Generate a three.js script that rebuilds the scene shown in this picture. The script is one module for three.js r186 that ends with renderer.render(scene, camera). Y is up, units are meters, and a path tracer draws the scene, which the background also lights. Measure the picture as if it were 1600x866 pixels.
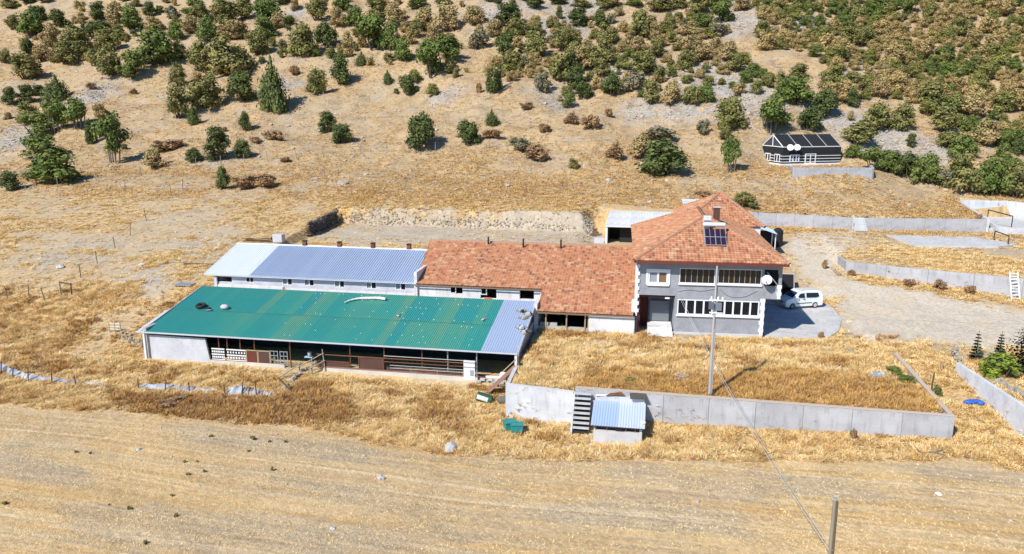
import * as THREE from 'three';
import { Sky } from 'three/addons/objects/Sky.js';
import { mergeGeometries } from 'three/addons/utils/BufferGeometryUtils.js';
import { RoundedBoxGeometry } from 'three/addons/geometries/RoundedBoxGeometry.js';

// ---------------------------------------------------------------- camera, sky, sun, exposure
const scene = new THREE.Scene();
const EYE = new THREE.Vector3(0, 20.3, 0), PITCH = 12.8 * Math.PI / 180, YAW = 10.4 * Math.PI / 180, FPX = 1200, PW = 1600, PH = 866;
const camera = new THREE.PerspectiveCamera(2 * Math.atan(PH / 2 / FPX) * 180 / Math.PI, 1024 / 554, 0.5, 1500);
camera.position.copy(EYE);
camera.rotation.order = 'YXZ'; camera.rotation.y = YAW; camera.rotation.x = -PITCH;
const SUN = new THREE.Vector3(-0.55, 1.02, 0.9).normalize();
const sky = new Sky(); sky.name = 'sky'; sky.scale.setScalar(1200); sky.userData = { kind: 'structure', label: 'clear pale blue daytime sky' };
Object.assign(sky.material.uniforms.turbidity, { value: 3 }); sky.material.uniforms.rayleigh.value = 1.2;
sky.material.uniforms.mieCoefficient.value = 0.004; sky.material.uniforms.mieDirectionalG.value = 0.8;
if (sky.material.uniforms.cloudCoverage) { sky.material.uniforms.cloudCoverage.value = 0; }
sky.material.uniforms.sunPosition.value.copy(SUN); scene.add(sky);
scene.environmentIntensity = 0.14;
const sun = new THREE.DirectionalLight(new THREE.Color(1, 0.95, 0.85), 4.9); sun.name = 'sun';
sun.position.copy(SUN).multiplyScalar(260).add(new THREE.Vector3(-20, 0, -90)); sun.target.position.set(-20, 0, -90);
sun.castShadow = true; Object.assign(sun.shadow.camera, { left: -170, right: 170, top: 130, bottom: -130, near: 1, far: 700 }); sun.shadow.mapSize.set(4096, 4096);
sun.shadow.radius = 1;
scene.add(sun, sun.target);
const renderer = new THREE.WebGLRenderer({ antialias: true });
renderer.toneMapping = THREE.LinearToneMapping; renderer.toneMappingExposure = 1.12;
renderer.shadowMap.enabled = true;

// ---------------------------------------------------------------- small helpers
let seed = 7;
const rnd = () => { seed = (seed + 0x6d2b79f5) | 0; let t = Math.imul(seed ^ (seed >>> 15), 1 | seed); t = (t + Math.imul(t ^ (t >>> 7), 61 | t)) ^ t; return ((t ^ (t >>> 14)) >>> 0) / 4294967296; };
const rr = (a, b) => a + (b - a) * rnd(), pick = (a) => a[Math.floor(rnd() * a.length)];
const clamp = (v, a, b) => Math.min(b, Math.max(a, v)), lerp = (a, b, t) => a + (b - a) * t;
const sstep = (a, b, v) => { const t = clamp((v - a) / (b - a), 0, 1); return t * t * (3 - 2 * t); };
const hash = new Float32Array(65536); { const keep = seed; seed = 99; for (let i = 0; i < 65536; i++) hash[i] = rnd(); seed = keep; }
function vn(x, y) {                                   // value noise 0..1
  const xi = Math.floor(x), yi = Math.floor(y); let fx = x - xi, fy = y - yi; fx = fx * fx * (3 - 2 * fx); fy = fy * fy * (3 - 2 * fy);
  const r0 = (yi * 157) & 65535, r1 = ((yi + 1) * 157) & 65535;
  const a = hash[(xi * 7 + r0 * 3 + (xi ^ yi) * 13) & 65535], b = hash[((xi + 1) * 7 + r0 * 3 + ((xi + 1) ^ yi) * 13) & 65535];
  const c = hash[(xi * 7 + r1 * 3 + (xi ^ (yi + 1)) * 13) & 65535], d = hash[((xi + 1) * 7 + r1 * 3 + ((xi + 1) ^ (yi + 1)) * 13) & 65535];
  return a + (b - a) * fx + (c - a) * fy + (a - b - c + d) * fx * fy;
}
const fbm = (x, y, n = 4) => { let s = 0, a = 0.5, t = 0; for (let i = 0; i < n; i++) { s += a * vn(x, y); t += a; a *= 0.5; x = x * 2.03 + 17.3; y = y * 2.01 + 9.1; } return s / t; };

// true ground positions, heights and sizes were surveyed from the photograph with these
const FWD = new THREE.Vector3(-Math.sin(YAW) * Math.cos(PITCH), -Math.sin(PITCH), -Math.cos(YAW) * Math.cos(PITCH));
const RGT = new THREE.Vector3(Math.cos(YAW), 0, -Math.sin(YAW)), UPV = new THREE.Vector3().crossVectors(RGT, FWD);
const ray = (px, py) => FWD.clone().addScaledVector(RGT, (px - PW / 2) / FPX).addScaledVector(UPV, -(py - PH / 2) / FPX);
const atH = (px, py, h) => { const d = ray(px, py); return EYE.clone().addScaledVector(d, (h - EYE.y) / d.y); };
const atZ = (px, py, z) => { const d = ray(px, py); return EYE.clone().addScaledVector(d, (z - EYE.z) / d.z); };
const depthOf = (p) => p.clone().sub(EYE).dot(FWD);
const perPx = (p) => depthOf(p) / FPX;                // metres per photograph pixel there

// ---------------------------------------------------------------- terrain: s is the distance behind the camera plane (s = -z)
const curve = (pts) => (s) => {
  if (s <= pts[0][0]) return pts[0][1];
  for (let i = 1; i < pts.length; i++) if (s <= pts[i][0]) {
    const [s0, h0] = pts[i - 1], [s1, h1] = pts[i];
    const g = (k) => (k <= 0 || k >= pts.length - 1) ? (k <= 0 ? (pts[1][1] - pts[0][1]) / (pts[1][0] - pts[0][0]) : (pts[k][1] - pts[k - 1][1]) / (pts[k][0] - pts[k - 1][0]))
      : (pts[k + 1][1] - pts[k - 1][1]) / (pts[k + 1][0] - pts[k - 1][0]);
    const d = s1 - s0, t = (s - s0) / d, t2 = t * t, t3 = t2 * t;
    return (2 * t3 - 3 * t2 + 1) * h0 + (t3 - 2 * t2 + t) * d * g(i - 1) + (-2 * t3 + 3 * t2) * h1 + (t3 - t2) * d * g(i);
  }
  const a = pts[pts.length - 2], b = pts[pts.length - 1]; return b[1] + (s - b[0]) * (b[1] - a[1]) / (b[0] - a[0]);
};
const HILL = [[126, 8.4], [138, 11.6], [150, 15.6], [170, 23.2], [195, 33.8], [225, 47.5], [270, 68], [330, 94], [420, 128]];
const natural = [
  [-75, curve([[-120, -6], [20, -3.6], [46, -2.6], [52, -1.9], [59, -1.4], [72, 0.9], [85, 2.5], [96, 3.7], [107, 5.2], [116, 6.6], ...HILL])],
  [-45, curve([[-120, -6], [20, -3.9], [46, -3], [52, -2.5], [59, -2.05], [65, -0.7], [72, 1.3], [85, 2.6], [96, 3.6], [107, 5.1], [116, 6.6], ...HILL])],
  [-11, curve([[-120, -6], [20, -3.9], [46, -3.2], [52.5, -2.78], [59, -2.4], [66, -0.6], [74, 1.2], [85, 2.5], [96, 3.8], [107, 5.3], [116, 6.5], ...HILL])],
  [6, curve([[-120, -6], [20, -3.3], [46, -2.4], [52.5, -1.97], [60, -0.6], [67, 0], [78, 0.2], [85, 1.2], [96, 2.6], [108, 4.4], [116, 5.8], ...HILL])],
  [20, curve([[-120, -5], [20, -2.9], [46, -2], [52.5, -1.62], [62, -0.55], [68, 0], [78, 0.2], [88, 0.9], [98, 1.7], [108, 3], [116, 5], ...HILL])],
  [50, curve([[-120, -5], [20, -2.4], [46, -1], [52.5, -0.2], [62, 0.25], [68, 0.35], [78, 0.5], [88, 1.2], [98, 2], [108, 3.1], [116, 4.7], [126, 5.75], [138, 9], [150, 13.4], [170, 21.6], [195, 32.6], [225, 46.5], [270, 67.5], [330, 94], [420, 128]])],
];
const yardCut = curve([[60, -2], [70, 0.6], [78, 1.7], [92, 2.3], [106, 2.9], [114, 3.05], [130, 3.2]]);
const yardCutR = curve([[60, 0], [68, 0], [78, 0.1], [88, 0.85], [98, 1.7], [106, 2.5], [114, 3], [130, 3.1]]);
function mixCols(x, s) {
  if (x <= natural[0][0]) return natural[0][1](s);
  for (let i = 1; i < natural.length; i++) if (x <= natural[i][0]) return lerp(natural[i - 1][1](s), natural[i][1](s), sstep(natural[i - 1][0], natural[i][0], x));
  return natural[natural.length - 1][1](s);
}
const ramp = (v, w = 0.35) => clamp(v / w, 0, 1);     // 0 below the edge, 1 just past it
const midLine = (x) => 92 - (x - 22.4) * 0.42;        // front face of the long terrace wall on the right
const rightWallX = (s) => 24.95 - (s - 53) * 0.075;   // face of the white wall beside the spruces
const yardBack = (x) => x < -6.5 ? 106 - (x + 45) * 0.03 : x > 45.4 ? 126.4 : lerp(104.9, 114.2, sstep(-6.5, 12, x));
function terrain(x, z) {
  const s = -z; let h = mixCols(x, s);
  const hill = sstep(112, 150, s);
  h += (fbm(x * 0.06 + 3, s * 0.06, 3) - 0.5) * (0.5 + 4.5 * hill) * sstep(30, 100, s + (x < -50 ? 20 : 0)) + (fbm(x * 0.5, s * 0.5, 3) - 0.5) * lerp(0.12, 0.5, sstep(100, 130, s));
  // yard dug level behind the buildings
  if (s > 76 && x > -46.3 && x < 62) {
    const cut = lerp(yardCut(s), yardCutR(s), sstep(-8, 8, x)) + (fbm(x * 0.3, s * 0.3, 3) - 0.5) * 0.2;
    const back = ramp(s - yardBack(x), x < -6.5 ? 1.3 : 0.4), left = x < -40 ? ramp(-45.6 - x, 0.6) * sstep(93, 97, s) : 0;
    h = lerp(lerp(cut, h, Math.max(back, left)), h, (1 - sstep(76, 82, s)) * (x < 8 ? 1 : 0));
  }
  // raised terrace on the right
  if (x > 21.8 && s < 114 && s > 70) { const t = ramp(s - midLine(x) - 0.1, 0.3) * ramp(x - 22.1, 0.5); h = lerp(h, 2.25 + (s - 88) * 0.028, t * (1 - ramp(s - 114, 0.4))); }
  // planted plot on the right behind the white wall
  if (x > 23 && s > 38 && s < 75) { const t = ramp(x - rightWallX(s) - 0.05, 0.3) * (1 - sstep(62.5, 65.5, s)); h = lerp(h, 0.42 + (fbm(x, s, 2) - 0.5) * 0.3 - (s - 53) * 0.02, t); }
  // garden platform held by the concrete wall
  if (x > -10.3 && x < 20.4 && s > 52.2 && s < 70) {
    const t = ramp(s - 52.55, 0.3) * ramp(x + 9.95, 0.3) * ramp(20.2 - x, 0.3);
    const lvl = -0.12 + (fbm(x * 0.35, s * 0.35, 3) - 0.5) * 0.3 * sstep(70, 66, s);
    h = lerp(h, lvl, t);
  }
  // level floor inside the cattle shed, and under the house and its slab
  if (x > -44 && x < -10.1 && s > 57.6 && s < 69.4) { const t = ramp(s - 58.3, 0.5) * ramp(68.4 - s, 0.4) * ramp(x + 43.7, 0.5) * ramp(-10.4 - x, 0.3); h = lerp(h, -2.1, t); }
  if (x > -3 && x < 20 && s > 66 && s < 88) { const t = sstep(66, 67.4, s) * (1 - sstep(83, 88, s)) * sstep(-3, -1, x) * (1 - sstep(17.5, 20, x)); h = lerp(h, -0.02, t); }
  if (x > -10 && x < -1 && s > 66 && s < 84) { h = lerp(h, -0.05, sstep(66, 67, s) * (1 - sstep(80, 84, s)) * (1 - sstep(-3, -1, x))); }
  if (x > -10 && x < 6 && s > 92 && s < 112) h = lerp(h, 2.05, sstep(92, 98, s) * (1 - sstep(108, 111, s)) * sstep(-10, -7.5, x) * (1 - sstep(3, 6, x)));
  // levelled ground of the black tent
  { const d = Math.hypot((x - 26) * 0.85, s - 135.5); if (d < 14) h = lerp(h, 9.85, 1 - sstep(6.5, 12, d)); }
  return h;
}
function ground(px, py) {                              // where the line of sight meets the ground
  const d = ray(px, py); let t0 = 20, t1 = 20;
  for (t1 = 20; t1 < 420; t1 += 0.6) { const p = EYE.clone().addScaledVector(d, t1); if (p.y < terrain(p.x, p.z)) break; t0 = t1; }
  for (let i = 0; i < 14; i++) { const m = (t0 + t1) / 2, p = EYE.clone().addScaledVector(d, m); if (p.y < terrain(p.x, p.z)) t1 = m; else t0 = m; }
  const p = EYE.clone().addScaledVector(d, (t0 + t1) / 2); p.y = terrain(p.x, p.z); return p;
}
const groundPoly = (pts) => pts.map(([a, b]) => { const p = ground(a, b); return [p.x, -p.z]; });
const boxes = new Map();
function boxDist(poly, x, s) {
  let b = boxes.get(poly); if (!b) { b = [1e9, 1e9, -1e9, -1e9]; for (const [a, c] of poly) { b[0] = Math.min(b[0], a); b[1] = Math.min(b[1], c); b[2] = Math.max(b[2], a); b[3] = Math.max(b[3], c); } boxes.set(poly, b); }
  return Math.max(b[0] - x, x - b[2], b[1] - s, s - b[3]);
}
function polyDist(poly, x, s) {                        // signed distance, negative inside
  const bd = boxDist(poly, x, s); if (bd > 4) return bd;
  let d = 1e9, inside = false;
  for (let i = 0, j = poly.length - 1; i < poly.length; j = i++) {
    const [x0, s0] = poly[j], [x1, s1] = poly[i], ex = x1 - x0, es = s1 - s0, t = clamp(((x - x0) * ex + (s - s0) * es) / (ex * ex + es * es), 0, 1);
    d = Math.min(d, Math.hypot(x - x0 - ex * t, s - s0 - es * t));
    if ((s0 > s) !== (s1 > s) && x < (x1 - x0) * (s - s0) / (s1 - s0) + x0) inside = !inside;
  }
  return inside ? -d : d;
}

// ---------------------------------------------------------------- naming
const used = {};
const numbered = (name) => { const k = used[name] = (used[name] ?? -1) + 1; return k ? name + '_' + String(k).padStart(3, '0') : name; };
function tag(o, label, category, group) { o.userData = { label, category }; if (group) o.userData.group = group; return o; }
function thing(name, label, category, pos = [0, 0, 0], turn = 0, group) {
  const o = new THREE.Group(); o.name = numbered(name); scene.add(o); o.rotation.y = turn;
  if (pos.isVector3) o.position.copy(pos); else o.position.set(...pos);
  return tag(o, label, category, group);
}
function mesh(name, geo, mat, parent = scene) {
  const m = new THREE.Mesh(Array.isArray(geo) ? mergeGeometries(geo.map((g) => g.index ? g.toNonIndexed() : g).map(strip)) : geo, mat);
  m.name = parent === scene ? numbered(name) : name; m.castShadow = m.receiveShadow = true; parent.add(m); return m;
}
function strip(g) { for (const k of Object.keys(g.attributes)) if (!['position', 'normal', 'uv'].includes(k)) g.deleteAttribute(k); return g; }
const structure = (o, label) => { o.userData = { kind: 'structure', label }; return o; };
const stuff = (o, label) => { o.userData.kind = 'stuff'; if (label) o.userData.label = label; return o; };

// ---------------------------------------------------------------- geometry
const bx = (w, h, d, x = 0, y = 0, z = 0, ry = 0, rx = 0, rz = 0) => { const g = new THREE.BoxGeometry(w, h, d); if (rx) g.rotateX(rx); if (rz) g.rotateZ(rz); if (ry) g.rotateY(ry); return g.translate(x, y, z); };
const rb = (w, h, d, r, x = 0, y = 0, z = 0) => new RoundedBoxGeometry(w, h, d, 2, r).translate(x, y, z);
const bar = (a, b, r0, r1 = r0, n = 6) => {
  const A = a.isVector3 ? a : new THREE.Vector3(...a), B = b.isVector3 ? b : new THREE.Vector3(...b), L = A.distanceTo(B);
  const g = new THREE.CylinderGeometry(r1, r0, L, n, 1); g.translate(0, L / 2, 0);
  g.applyQuaternion(new THREE.Quaternion().setFromUnitVectors(new THREE.Vector3(0, 1, 0), B.clone().sub(A).normalize())); return g.translate(A.x, A.y, A.z);
};
const plankBar = (a, b, w, t) => { const A = new THREE.Vector3(...a), B = new THREE.Vector3(...b), L = A.distanceTo(B); const g = new THREE.BoxGeometry(w, t, L); g.translate(0, 0, L / 2);
  const m = new THREE.Matrix4().lookAt(B, A, new THREE.Vector3(0, 1, 0)); g.applyMatrix4(m); return g.translate(A.x, A.y, A.z); };
function uvScale(g, ku, kv) { const u = g.attributes.uv; for (let i = 0; i < u.count; i++) u.setXY(i, u.getX(i) * ku, u.getY(i) * kv); return g; }
// world-metre uv from position, picking the two axes of each face
function boxUV(g) {
  const p = g.attributes.position, n = g.attributes.normal, u = new Float32Array(p.count * 2);
  for (let i = 0; i < p.count; i++) {
    const ax = Math.abs(n.getX(i)), ay = Math.abs(n.getY(i)), az = Math.abs(n.getZ(i));
    if (ay > ax && ay > az) { u[2 * i] = p.getX(i); u[2 * i + 1] = p.getZ(i); } else if (ax > az) { u[2 * i] = p.getZ(i); u[2 * i + 1] = p.getY(i); } else { u[2 * i] = p.getX(i); u[2 * i + 1] = p.getY(i); }
  }
  g.setAttribute('uv', new THREE.BufferAttribute(u, 2)); return g;
}
// ---------------------------------------------------------------- textures and materials
function tex(w, h, f, srgb = true, rep = [1, 1]) {
  const d = new Uint8Array(w * h * 4), o = [0, 0, 0];
  for (let y = 0; y < h; y++) for (let x = 0; x < w; x++) {
    f(x, y, o); const k = (y * w + x) * 4;
    for (let c = 0; c < 3; c++) { let v = clamp(o[c], 0, 1); if (srgb) v = v <= 0.0031308 ? v * 12.92 : 1.055 * Math.pow(v, 1 / 2.4) - 0.055; d[k + c] = v * 255; } d[k + 3] = 255;
  }
  const t = new THREE.DataTexture(d, w, h); t.wrapS = t.wrapT = THREE.RepeatWrapping; t.magFilter = THREE.LinearFilter; t.minFilter = THREE.LinearMipmapLinearFilter; t.generateMipmaps = true;
  if (srgb) t.colorSpace = THREE.SRGBColorSpace; t.repeat.set(...rep); t.needsUpdate = true; return t;
}
// tileable noise on an n-pixel torus
const tnoise = (x, y, n, f) => { const a = x / n, b = y / n, g = (u, v) => fbm(u * f, v * f, 4); const wx = a, wy = b; return g(a + 3, b + 5) * (1 - wx) * (1 - wy) + g(a + 2, b + 5) * wx * (1 - wy) + g(a + 3, b + 4) * (1 - wx) * wy + g(a + 2, b + 4) * wx * wy; };
const M = (r, g, b, rough = 0.9, extra = {}) => new THREE.MeshStandardMaterial({ color: new THREE.Color().setRGB(r, g, b), roughness: rough, metalness: 0, side: THREE.DoubleSide, ...extra });
const grainT = tex(256, 256, (x, y, o) => { const v = 0.72 + 0.4 * (tnoise(x, y, 256, 6) - 0.5) + 0.28 * (tnoise(x, y, 256, 40) - 0.5); o[0] = o[1] = o[2] = v * 1.25; }, true, [0.25, 0.25]);
const stainT = tex(512, 512, (x, y, o) => {            // poured concrete or plaster: blotches and runs down from the top
  const a = tnoise(x, y, 512, 5), run = tnoise(x * 3 % 512, y * 0.25, 512, 12), g = tnoise(x, y, 512, 60);
  const v = 0.92 + 0.5 * (a - 0.5) - 0.26 * sstep(0.5, 0.8, run) + 0.16 * (g - 0.5) - 0.08 * sstep(0.6, 0.75, tnoise(x, y, 512, 14)); o[0] = v; o[1] = v * 0.985; o[2] = v * 0.965;
}, true, [0.16, 0.3]);
const rustT = tex(256, 256, (x, y, o) => { const a = tnoise(x, y, 256, 7), m = sstep(0.5, 0.62, a), g = 0.9 + 0.3 * (tnoise(x, y, 256, 40) - 0.5); o[0] = lerp(1, 0.75, m) * g; o[1] = lerp(1, 0.5, m) * g; o[2] = lerp(1, 0.35, m) * g; }, true, [0.4, 0.4]);
const bumpT = tex(512, 512, (x, y, o) => { o[0] = o[1] = o[2] = 0.6 * tnoise(x, y, 512, 24) + 0.4 * tnoise(x, y, 512, 90); }, false);
const MAT = {
  concrete: M(0.56, 0.56, 0.57, 0.92, { map: stainT }), concreteLight: M(0.6, 0.595, 0.6, 0.9, { map: stainT }), paleStone: M(0.5, 0.48, 0.45, 0.95, { map: grainT }),
  plinth: M(0.66, 0.62, 0.54, 0.9, { map: stainT }), greyWall: M(0.35, 0.355, 0.385, 0.9, { map: grainT }), white: M(0.8, 0.8, 0.82, 0.6), whiteWall: M(0.78, 0.77, 0.78, 0.85, { map: stainT }),
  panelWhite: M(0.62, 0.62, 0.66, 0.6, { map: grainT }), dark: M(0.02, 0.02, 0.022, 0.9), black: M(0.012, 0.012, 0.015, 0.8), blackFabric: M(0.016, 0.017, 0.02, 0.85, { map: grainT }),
  glass: M(0.012, 0.014, 0.02, 0.12), brown: M(0.11, 0.05, 0.035, 0.8, { map: grainT }), redBrown: M(0.14, 0.03, 0.02, 0.8), rust: M(0.2, 0.09, 0.05, 0.85, { map: rustT }), wood: M(0.26, 0.17, 0.1, 0.9, { map: grainT }), paleWood: M(0.45, 0.34, 0.2, 0.9, { map: grainT }),
  bark: M(0.1, 0.075, 0.05, 1), greyBark: M(0.2, 0.17, 0.14, 1), steel: M(0.42, 0.44, 0.46, 0.5, { metalness: 0.3 }), greyPole: M(0.5, 0.48, 0.47, 0.85, { map: grainT }), fascia: M(0.16, 0.03, 0.02, 0.7),
  tileUnder: M(0.24, 0.1, 0.055, 0.95), gold: M(0.45, 0.36, 0.2, 0.5), teal: M(0.02, 0.23, 0.22, 0.5), greenBin: M(0.015, 0.09, 0.045, 0.6), blue: M(0.03, 0.12, 0.5, 0.6), tyre: M(0.02, 0.02, 0.02, 0.9),
  carWhite: new THREE.MeshPhysicalMaterial({ color: new THREE.Color(0.8, 0.81, 0.82), roughness: 0.35, clearcoat: 0.8, clearcoatRoughness: 0.1 }), red: M(0.4, 0.02, 0.02, 0.4), wire: M(0.55, 0.52, 0.5, 0.7), deadWire: M(0.16, 0.13, 0.1, 0.9),
};
// ---------------------------------------------------------------- the ground
const DRIVE = groundPoly([[1238, 362], [1332, 362], [1345, 385], [1312, 412], [1326, 436], [1420, 452], [1580, 480], [1680, 500], [1680, 548], [1560, 548], [1450, 530], [1360, 536], [1325, 520], [1300, 470], [1262, 440], [1232, 405]]);
const YARD = groundPoly([[475, 372], [545, 346], [700, 352], [940, 360], [960, 376], [950, 392], [560, 384]]);
const TERR = groundPoly([[1335, 364], [1540, 366], [1600, 380], [1600, 395], [1480, 392], [1380, 388]]);
const GARDEN = [[-10, 52.4], [20.1, 52.4], [20.1, 65], [19, 69], [13, 67], [-10, 67]];
const GARDLOW = groundPoly([[905, 600], [960, 582], [1110, 592], [1210, 578], [1420, 600], [1460, 640], [1200, 624], [905, 606]]);
const EMB = groundPoly([[165, 606], [215, 616], [430, 622], [470, 596], [500, 600], [560, 640], [540, 664], [400, 662], [250, 648], [175, 632]]);
const SCRUB = groundPoly([[480, 600], [740, 602], [790, 640], [920, 668], [1010, 690], [1480, 690], [1490, 716], [1000, 716], [700, 706], [480, 664]]);
const PALE = [[620, 345, 6], [330, 378, 3.5], [220, 440, 4], [110, 400, 4], [300, 405, 3], [560, 490, 0.1], [520, 335, 3]].map(([a, b, r]) => { const p = ground(a, b); return [p.x, -p.z, r]; });
const ROCKS = [[975, 92, 7], [880, 40, 8], [790, 20, 9], [1120, 132, 9], [1165, 152, 8], [1340, 200, 6], [1395, 236, 5], [1290, 180, 5], [1450, 240, 5], [870, 162, 4], [700, 148, 4], [460, 28, 5], [440, 135, 4], [1150, 30, 7], [1250, 40, 7], [1000, 172, 4], [1060, 175, 4], [140, 150, 5], [20, 220, 6], [1375, 105, 5], [1330, 130, 5], [900, 12, 8]].map(([a, b, r]) => { const p = ground(a, b); return [p.x, -p.z, r]; });
const EDGE = [[-40, 622], [0, 630], [200, 645], [480, 668], [700, 706], [1000, 716], [1250, 716], [1500, 718], [1680, 720]].map(([a, b]) => { const p = ground(a, b); return [p.x, -p.z]; });
const fieldEdge = (x) => { if (x <= EDGE[0][0]) return EDGE[0][1]; for (let i = 1; i < EDGE.length; i++) if (x <= EDGE[i][0]) return lerp(EDGE[i - 1][1], EDGE[i][1], (x - EDGE[i - 1][0]) / (EDGE[i][0] - EDGE[i - 1][0])); return EDGE[EDGE.length - 1][1]; };
const C3 = { straw: [0.62, 0.42, 0.175], deep: [0.52, 0.31, 0.11], orange: [0.42, 0.23, 0.07], brown: [0.26, 0.15, 0.07], soil: [0.5, 0.37, 0.225], gravel: [0.48, 0.405, 0.31], drive: [0.6, 0.52, 0.415], pink: [0.48, 0.345, 0.2], stub: [0.62, 0.44, 0.23], rock: [0.42, 0.385, 0.35], grey: [0.47, 0.395, 0.3], green: [0.2, 0.25, 0.05], orange2: [0.58, 0.36, 0.14], greyS: [0.4, 0.335, 0.26], paleS: [0.7, 0.54, 0.33] };
const G3 = { straw: [0.78, 0.55, 0.24], deep: [0.62, 0.38, 0.135], orange: [0.52, 0.28, 0.075], brown: [0.42, 0.24, 0.1], pale: [0.82, 0.64, 0.35] };
const mix3 = (o, c, t) => { o[0] += (c[0] - o[0]) * t; o[1] += (c[1] - o[1]) * t; o[2] += (c[2] - o[2]) * t; };
const inMask = (poly, x, s, soft, wob) => sstep(soft, -soft, polyDist(poly, x, s) + (wob - 0.5) * soft * 3);
// strength of standing dry grass at a place, 0..1.3
function grassAt(x, s) {
  const n = fbm(x * 0.16 + 40, s * 0.16, 4), n2 = fbm(x * 0.6 + 4, s * 0.6 + 8, 3);
  let g = sstep(0.36, 0.62, n) * 0.85 + 0.25 * n2;
  const fe = fieldEdge(x) + (fbm(x * 0.3, 5, 3) - 0.5) * 1.6;
  if (s < fe) g = Math.min(g, 0.12) * 0.5; 
  else if (s < 58) g = Math.max(g, 0.55 + 0.4 * n2);
  if (s < 72) { g *= 1 - inMask(DRIVE, x, s, 1, n2); if (polyDist(GARDEN, x, s) < 0.3) g = Math.max(g, 0.3 + 0.85 * sstep(0.32, 0.6, fbm(x * 0.35 + 70, s * 0.5, 3))); }
  else if (s < 118) {
    g *= (1 - inMask(DRIVE, x, s, 1.2, n2)) * (1 - 0.85 * inMask(YARD, x, s, 1.2, n2)) * (1 - 0.4 * inMask(TERR, x, s, 1.5, n2));
    if (x < -47) g *= 0.5 + 0.5 * sstep(84, 76, s + 0.25 * x + 14 + (n2 - .5) * 20);
  }
  if (s > 98 && s < 128 && x > -50) g = Math.max(g, (0.45 + 0.3 * n2) * sstep(98, 104, s) * sstep(128, 118, s) * (x > 8 && s < 114 ? 0.4 : 1) * (x < 20 && s < 107 ? 0 : 1));
  if (s > 116) g *= lerp(0.9, 0.35, sstep(116, 150, s + (x < -40 ? 14 : 0)));
  return g;
}
function groundColour(x, s, o, zone) {
  const n1 = fbm(x * 0.09 + 11, s * 0.09 + 2, 4), n2 = fbm(x * 0.7 + 1, s * 0.7 + 30, 3), n3 = vn(x * 5.1, s * 5.1), n4 = vn(x * 13, s * 11);
  if (zone === 0) {                                   // ploughed-in stubble field, drilled along x
    const w = s + 0.04 * x + 0.9 * Math.sin(x * 0.045) + (fbm(x * 0.08, s * 0.2, 2) - 0.5) * 0.8;
    const st = fbm(x * 0.06 + 5, w * 1.3, 4), fine = fbm(x * 0.35, w * 4.6 + 7, 3), row = vn(x * 0.1, w * 5), line = vn(x * 0.05 + 40, w * 2.6 + 11);
    o[0] = C3.stub[0]; o[1] = C3.stub[1]; o[2] = C3.stub[2];
    mix3(o, C3.soil, sstep(0.42, 0.62, n1) * 0.55); mix3(o, C3.orange2, sstep(0.5, 0.68, st) * 0.6); mix3(o, C3.deep, sstep(0.54, 0.72, fine) * 0.4); mix3(o, C3.greyS, sstep(0.5, 0.66, fbm(x * 0.1 + 60, w * 0.45, 4)) * 0.5); mix3(o, C3.paleS, sstep(0.8, 0.95, line) * 0.5);
    for (const tw of [31.2, 33, 40.4, 42.2, 47.3]) { const e = Math.abs(w - tw - 0.25 * Math.sin(x * 0.06 + tw) - 0.1 * (n2 - 0.5)); if (e < 0.3) mix3(o, e < 0.14 ? C3.paleS : C3.greyS, sstep(0.3, 0.08, e) * 0.55 * sstep(0.3, 0.6, n1 + 0.25 * n3)); }
    const k = 0.88 + 0.24 * (row - 0.5) + 0.26 * (n3 - 0.5) + 0.22 * (n4 - 0.5) + 0.2 * (n2 - 0.5); o[0] *= k; o[1] *= k; o[2] *= k;
    return;
  }
  const g = grassAt(x, s);
  o[0] = C3.soil[0]; o[1] = C3.soil[1]; o[2] = C3.soil[2];
  mix3(o, C3.pink, sstep(112, 128, s) * 0.9); mix3(o, C3.gravel, sstep(0.5, 0.7, n1) * lerp(0.5, 0.25, sstep(104, 126, s)));
  mix3(o, C3.straw, clamp(g, 0, 1) * lerp(0.85, 0.62, sstep(108, 130, s))); mix3(o, C3.deep, sstep(0.5, 0.7, n2) * 0.4 * clamp(g + 0.2, 0, 1));
  if (s > 100) {                                       // limestone scree on the hill
    for (const [rx, rs, r] of ROCKS) { const dx = x - rx, ds = (s - rs) * 0.7, d = dx * dx + ds * ds; if (d < r * r * 4) mix3(o, C3.rock, sstep(r * 1.5, r * 0.3, Math.sqrt(d) + (n2 - 0.5) * r * 1.6) * 0.85); }
    const sp = sstep(0.62, 0.75, fbm(x * 0.4 + 70, s * 0.4, 4)); mix3(o, C3.rock, sp * 0.4);
    mix3(o, C3.brown, sstep(0.6, 0.72, fbm(x * 0.5 + 20, s * 0.5 + 60, 3)) * 0.35);
  } else {
    for (const [rx, rs, r] of PALE) { const dx = x - rx, ds = s - rs, d = dx * dx + ds * ds; if (d < r * r * 4) mix3(o, C3.rock, sstep(r * 1.5, r * 0.4, Math.sqrt(d) + (n2 - 0.5) * r * 2) * 0.6); }
    if (s < 72) { mix3(o, C3.orange, inMask(EMB, x, s, 1, n2) * 0.55); mix3(o, C3.deep, inMask(SCRUB, x, s, 1, n2) * 0.2); mix3(o, C3.grey, inMask(SCRUB, x, s, 1, n2) * sstep(0.45, 0.6, n1) * 0.6); mix3(o, C3.orange, inMask(GARDLOW, x, s, 1, n2) * 0.6); }
  }
  if (s < 118) {
    mix3(o, C3.drive, inMask(DRIVE, x, s, 1.2, n2) * (0.92 - 0.3 * sstep(0.55, 0.7, n2))); mix3(o, C3.gravel, inMask(YARD, x, s, 1.5, n2) * 0.8);
    if (s > 95 && x > 20) mix3(o, C3.gravel, inMask(TERR, x, s, 1.5, n2) * 0.5);
  }
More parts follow.
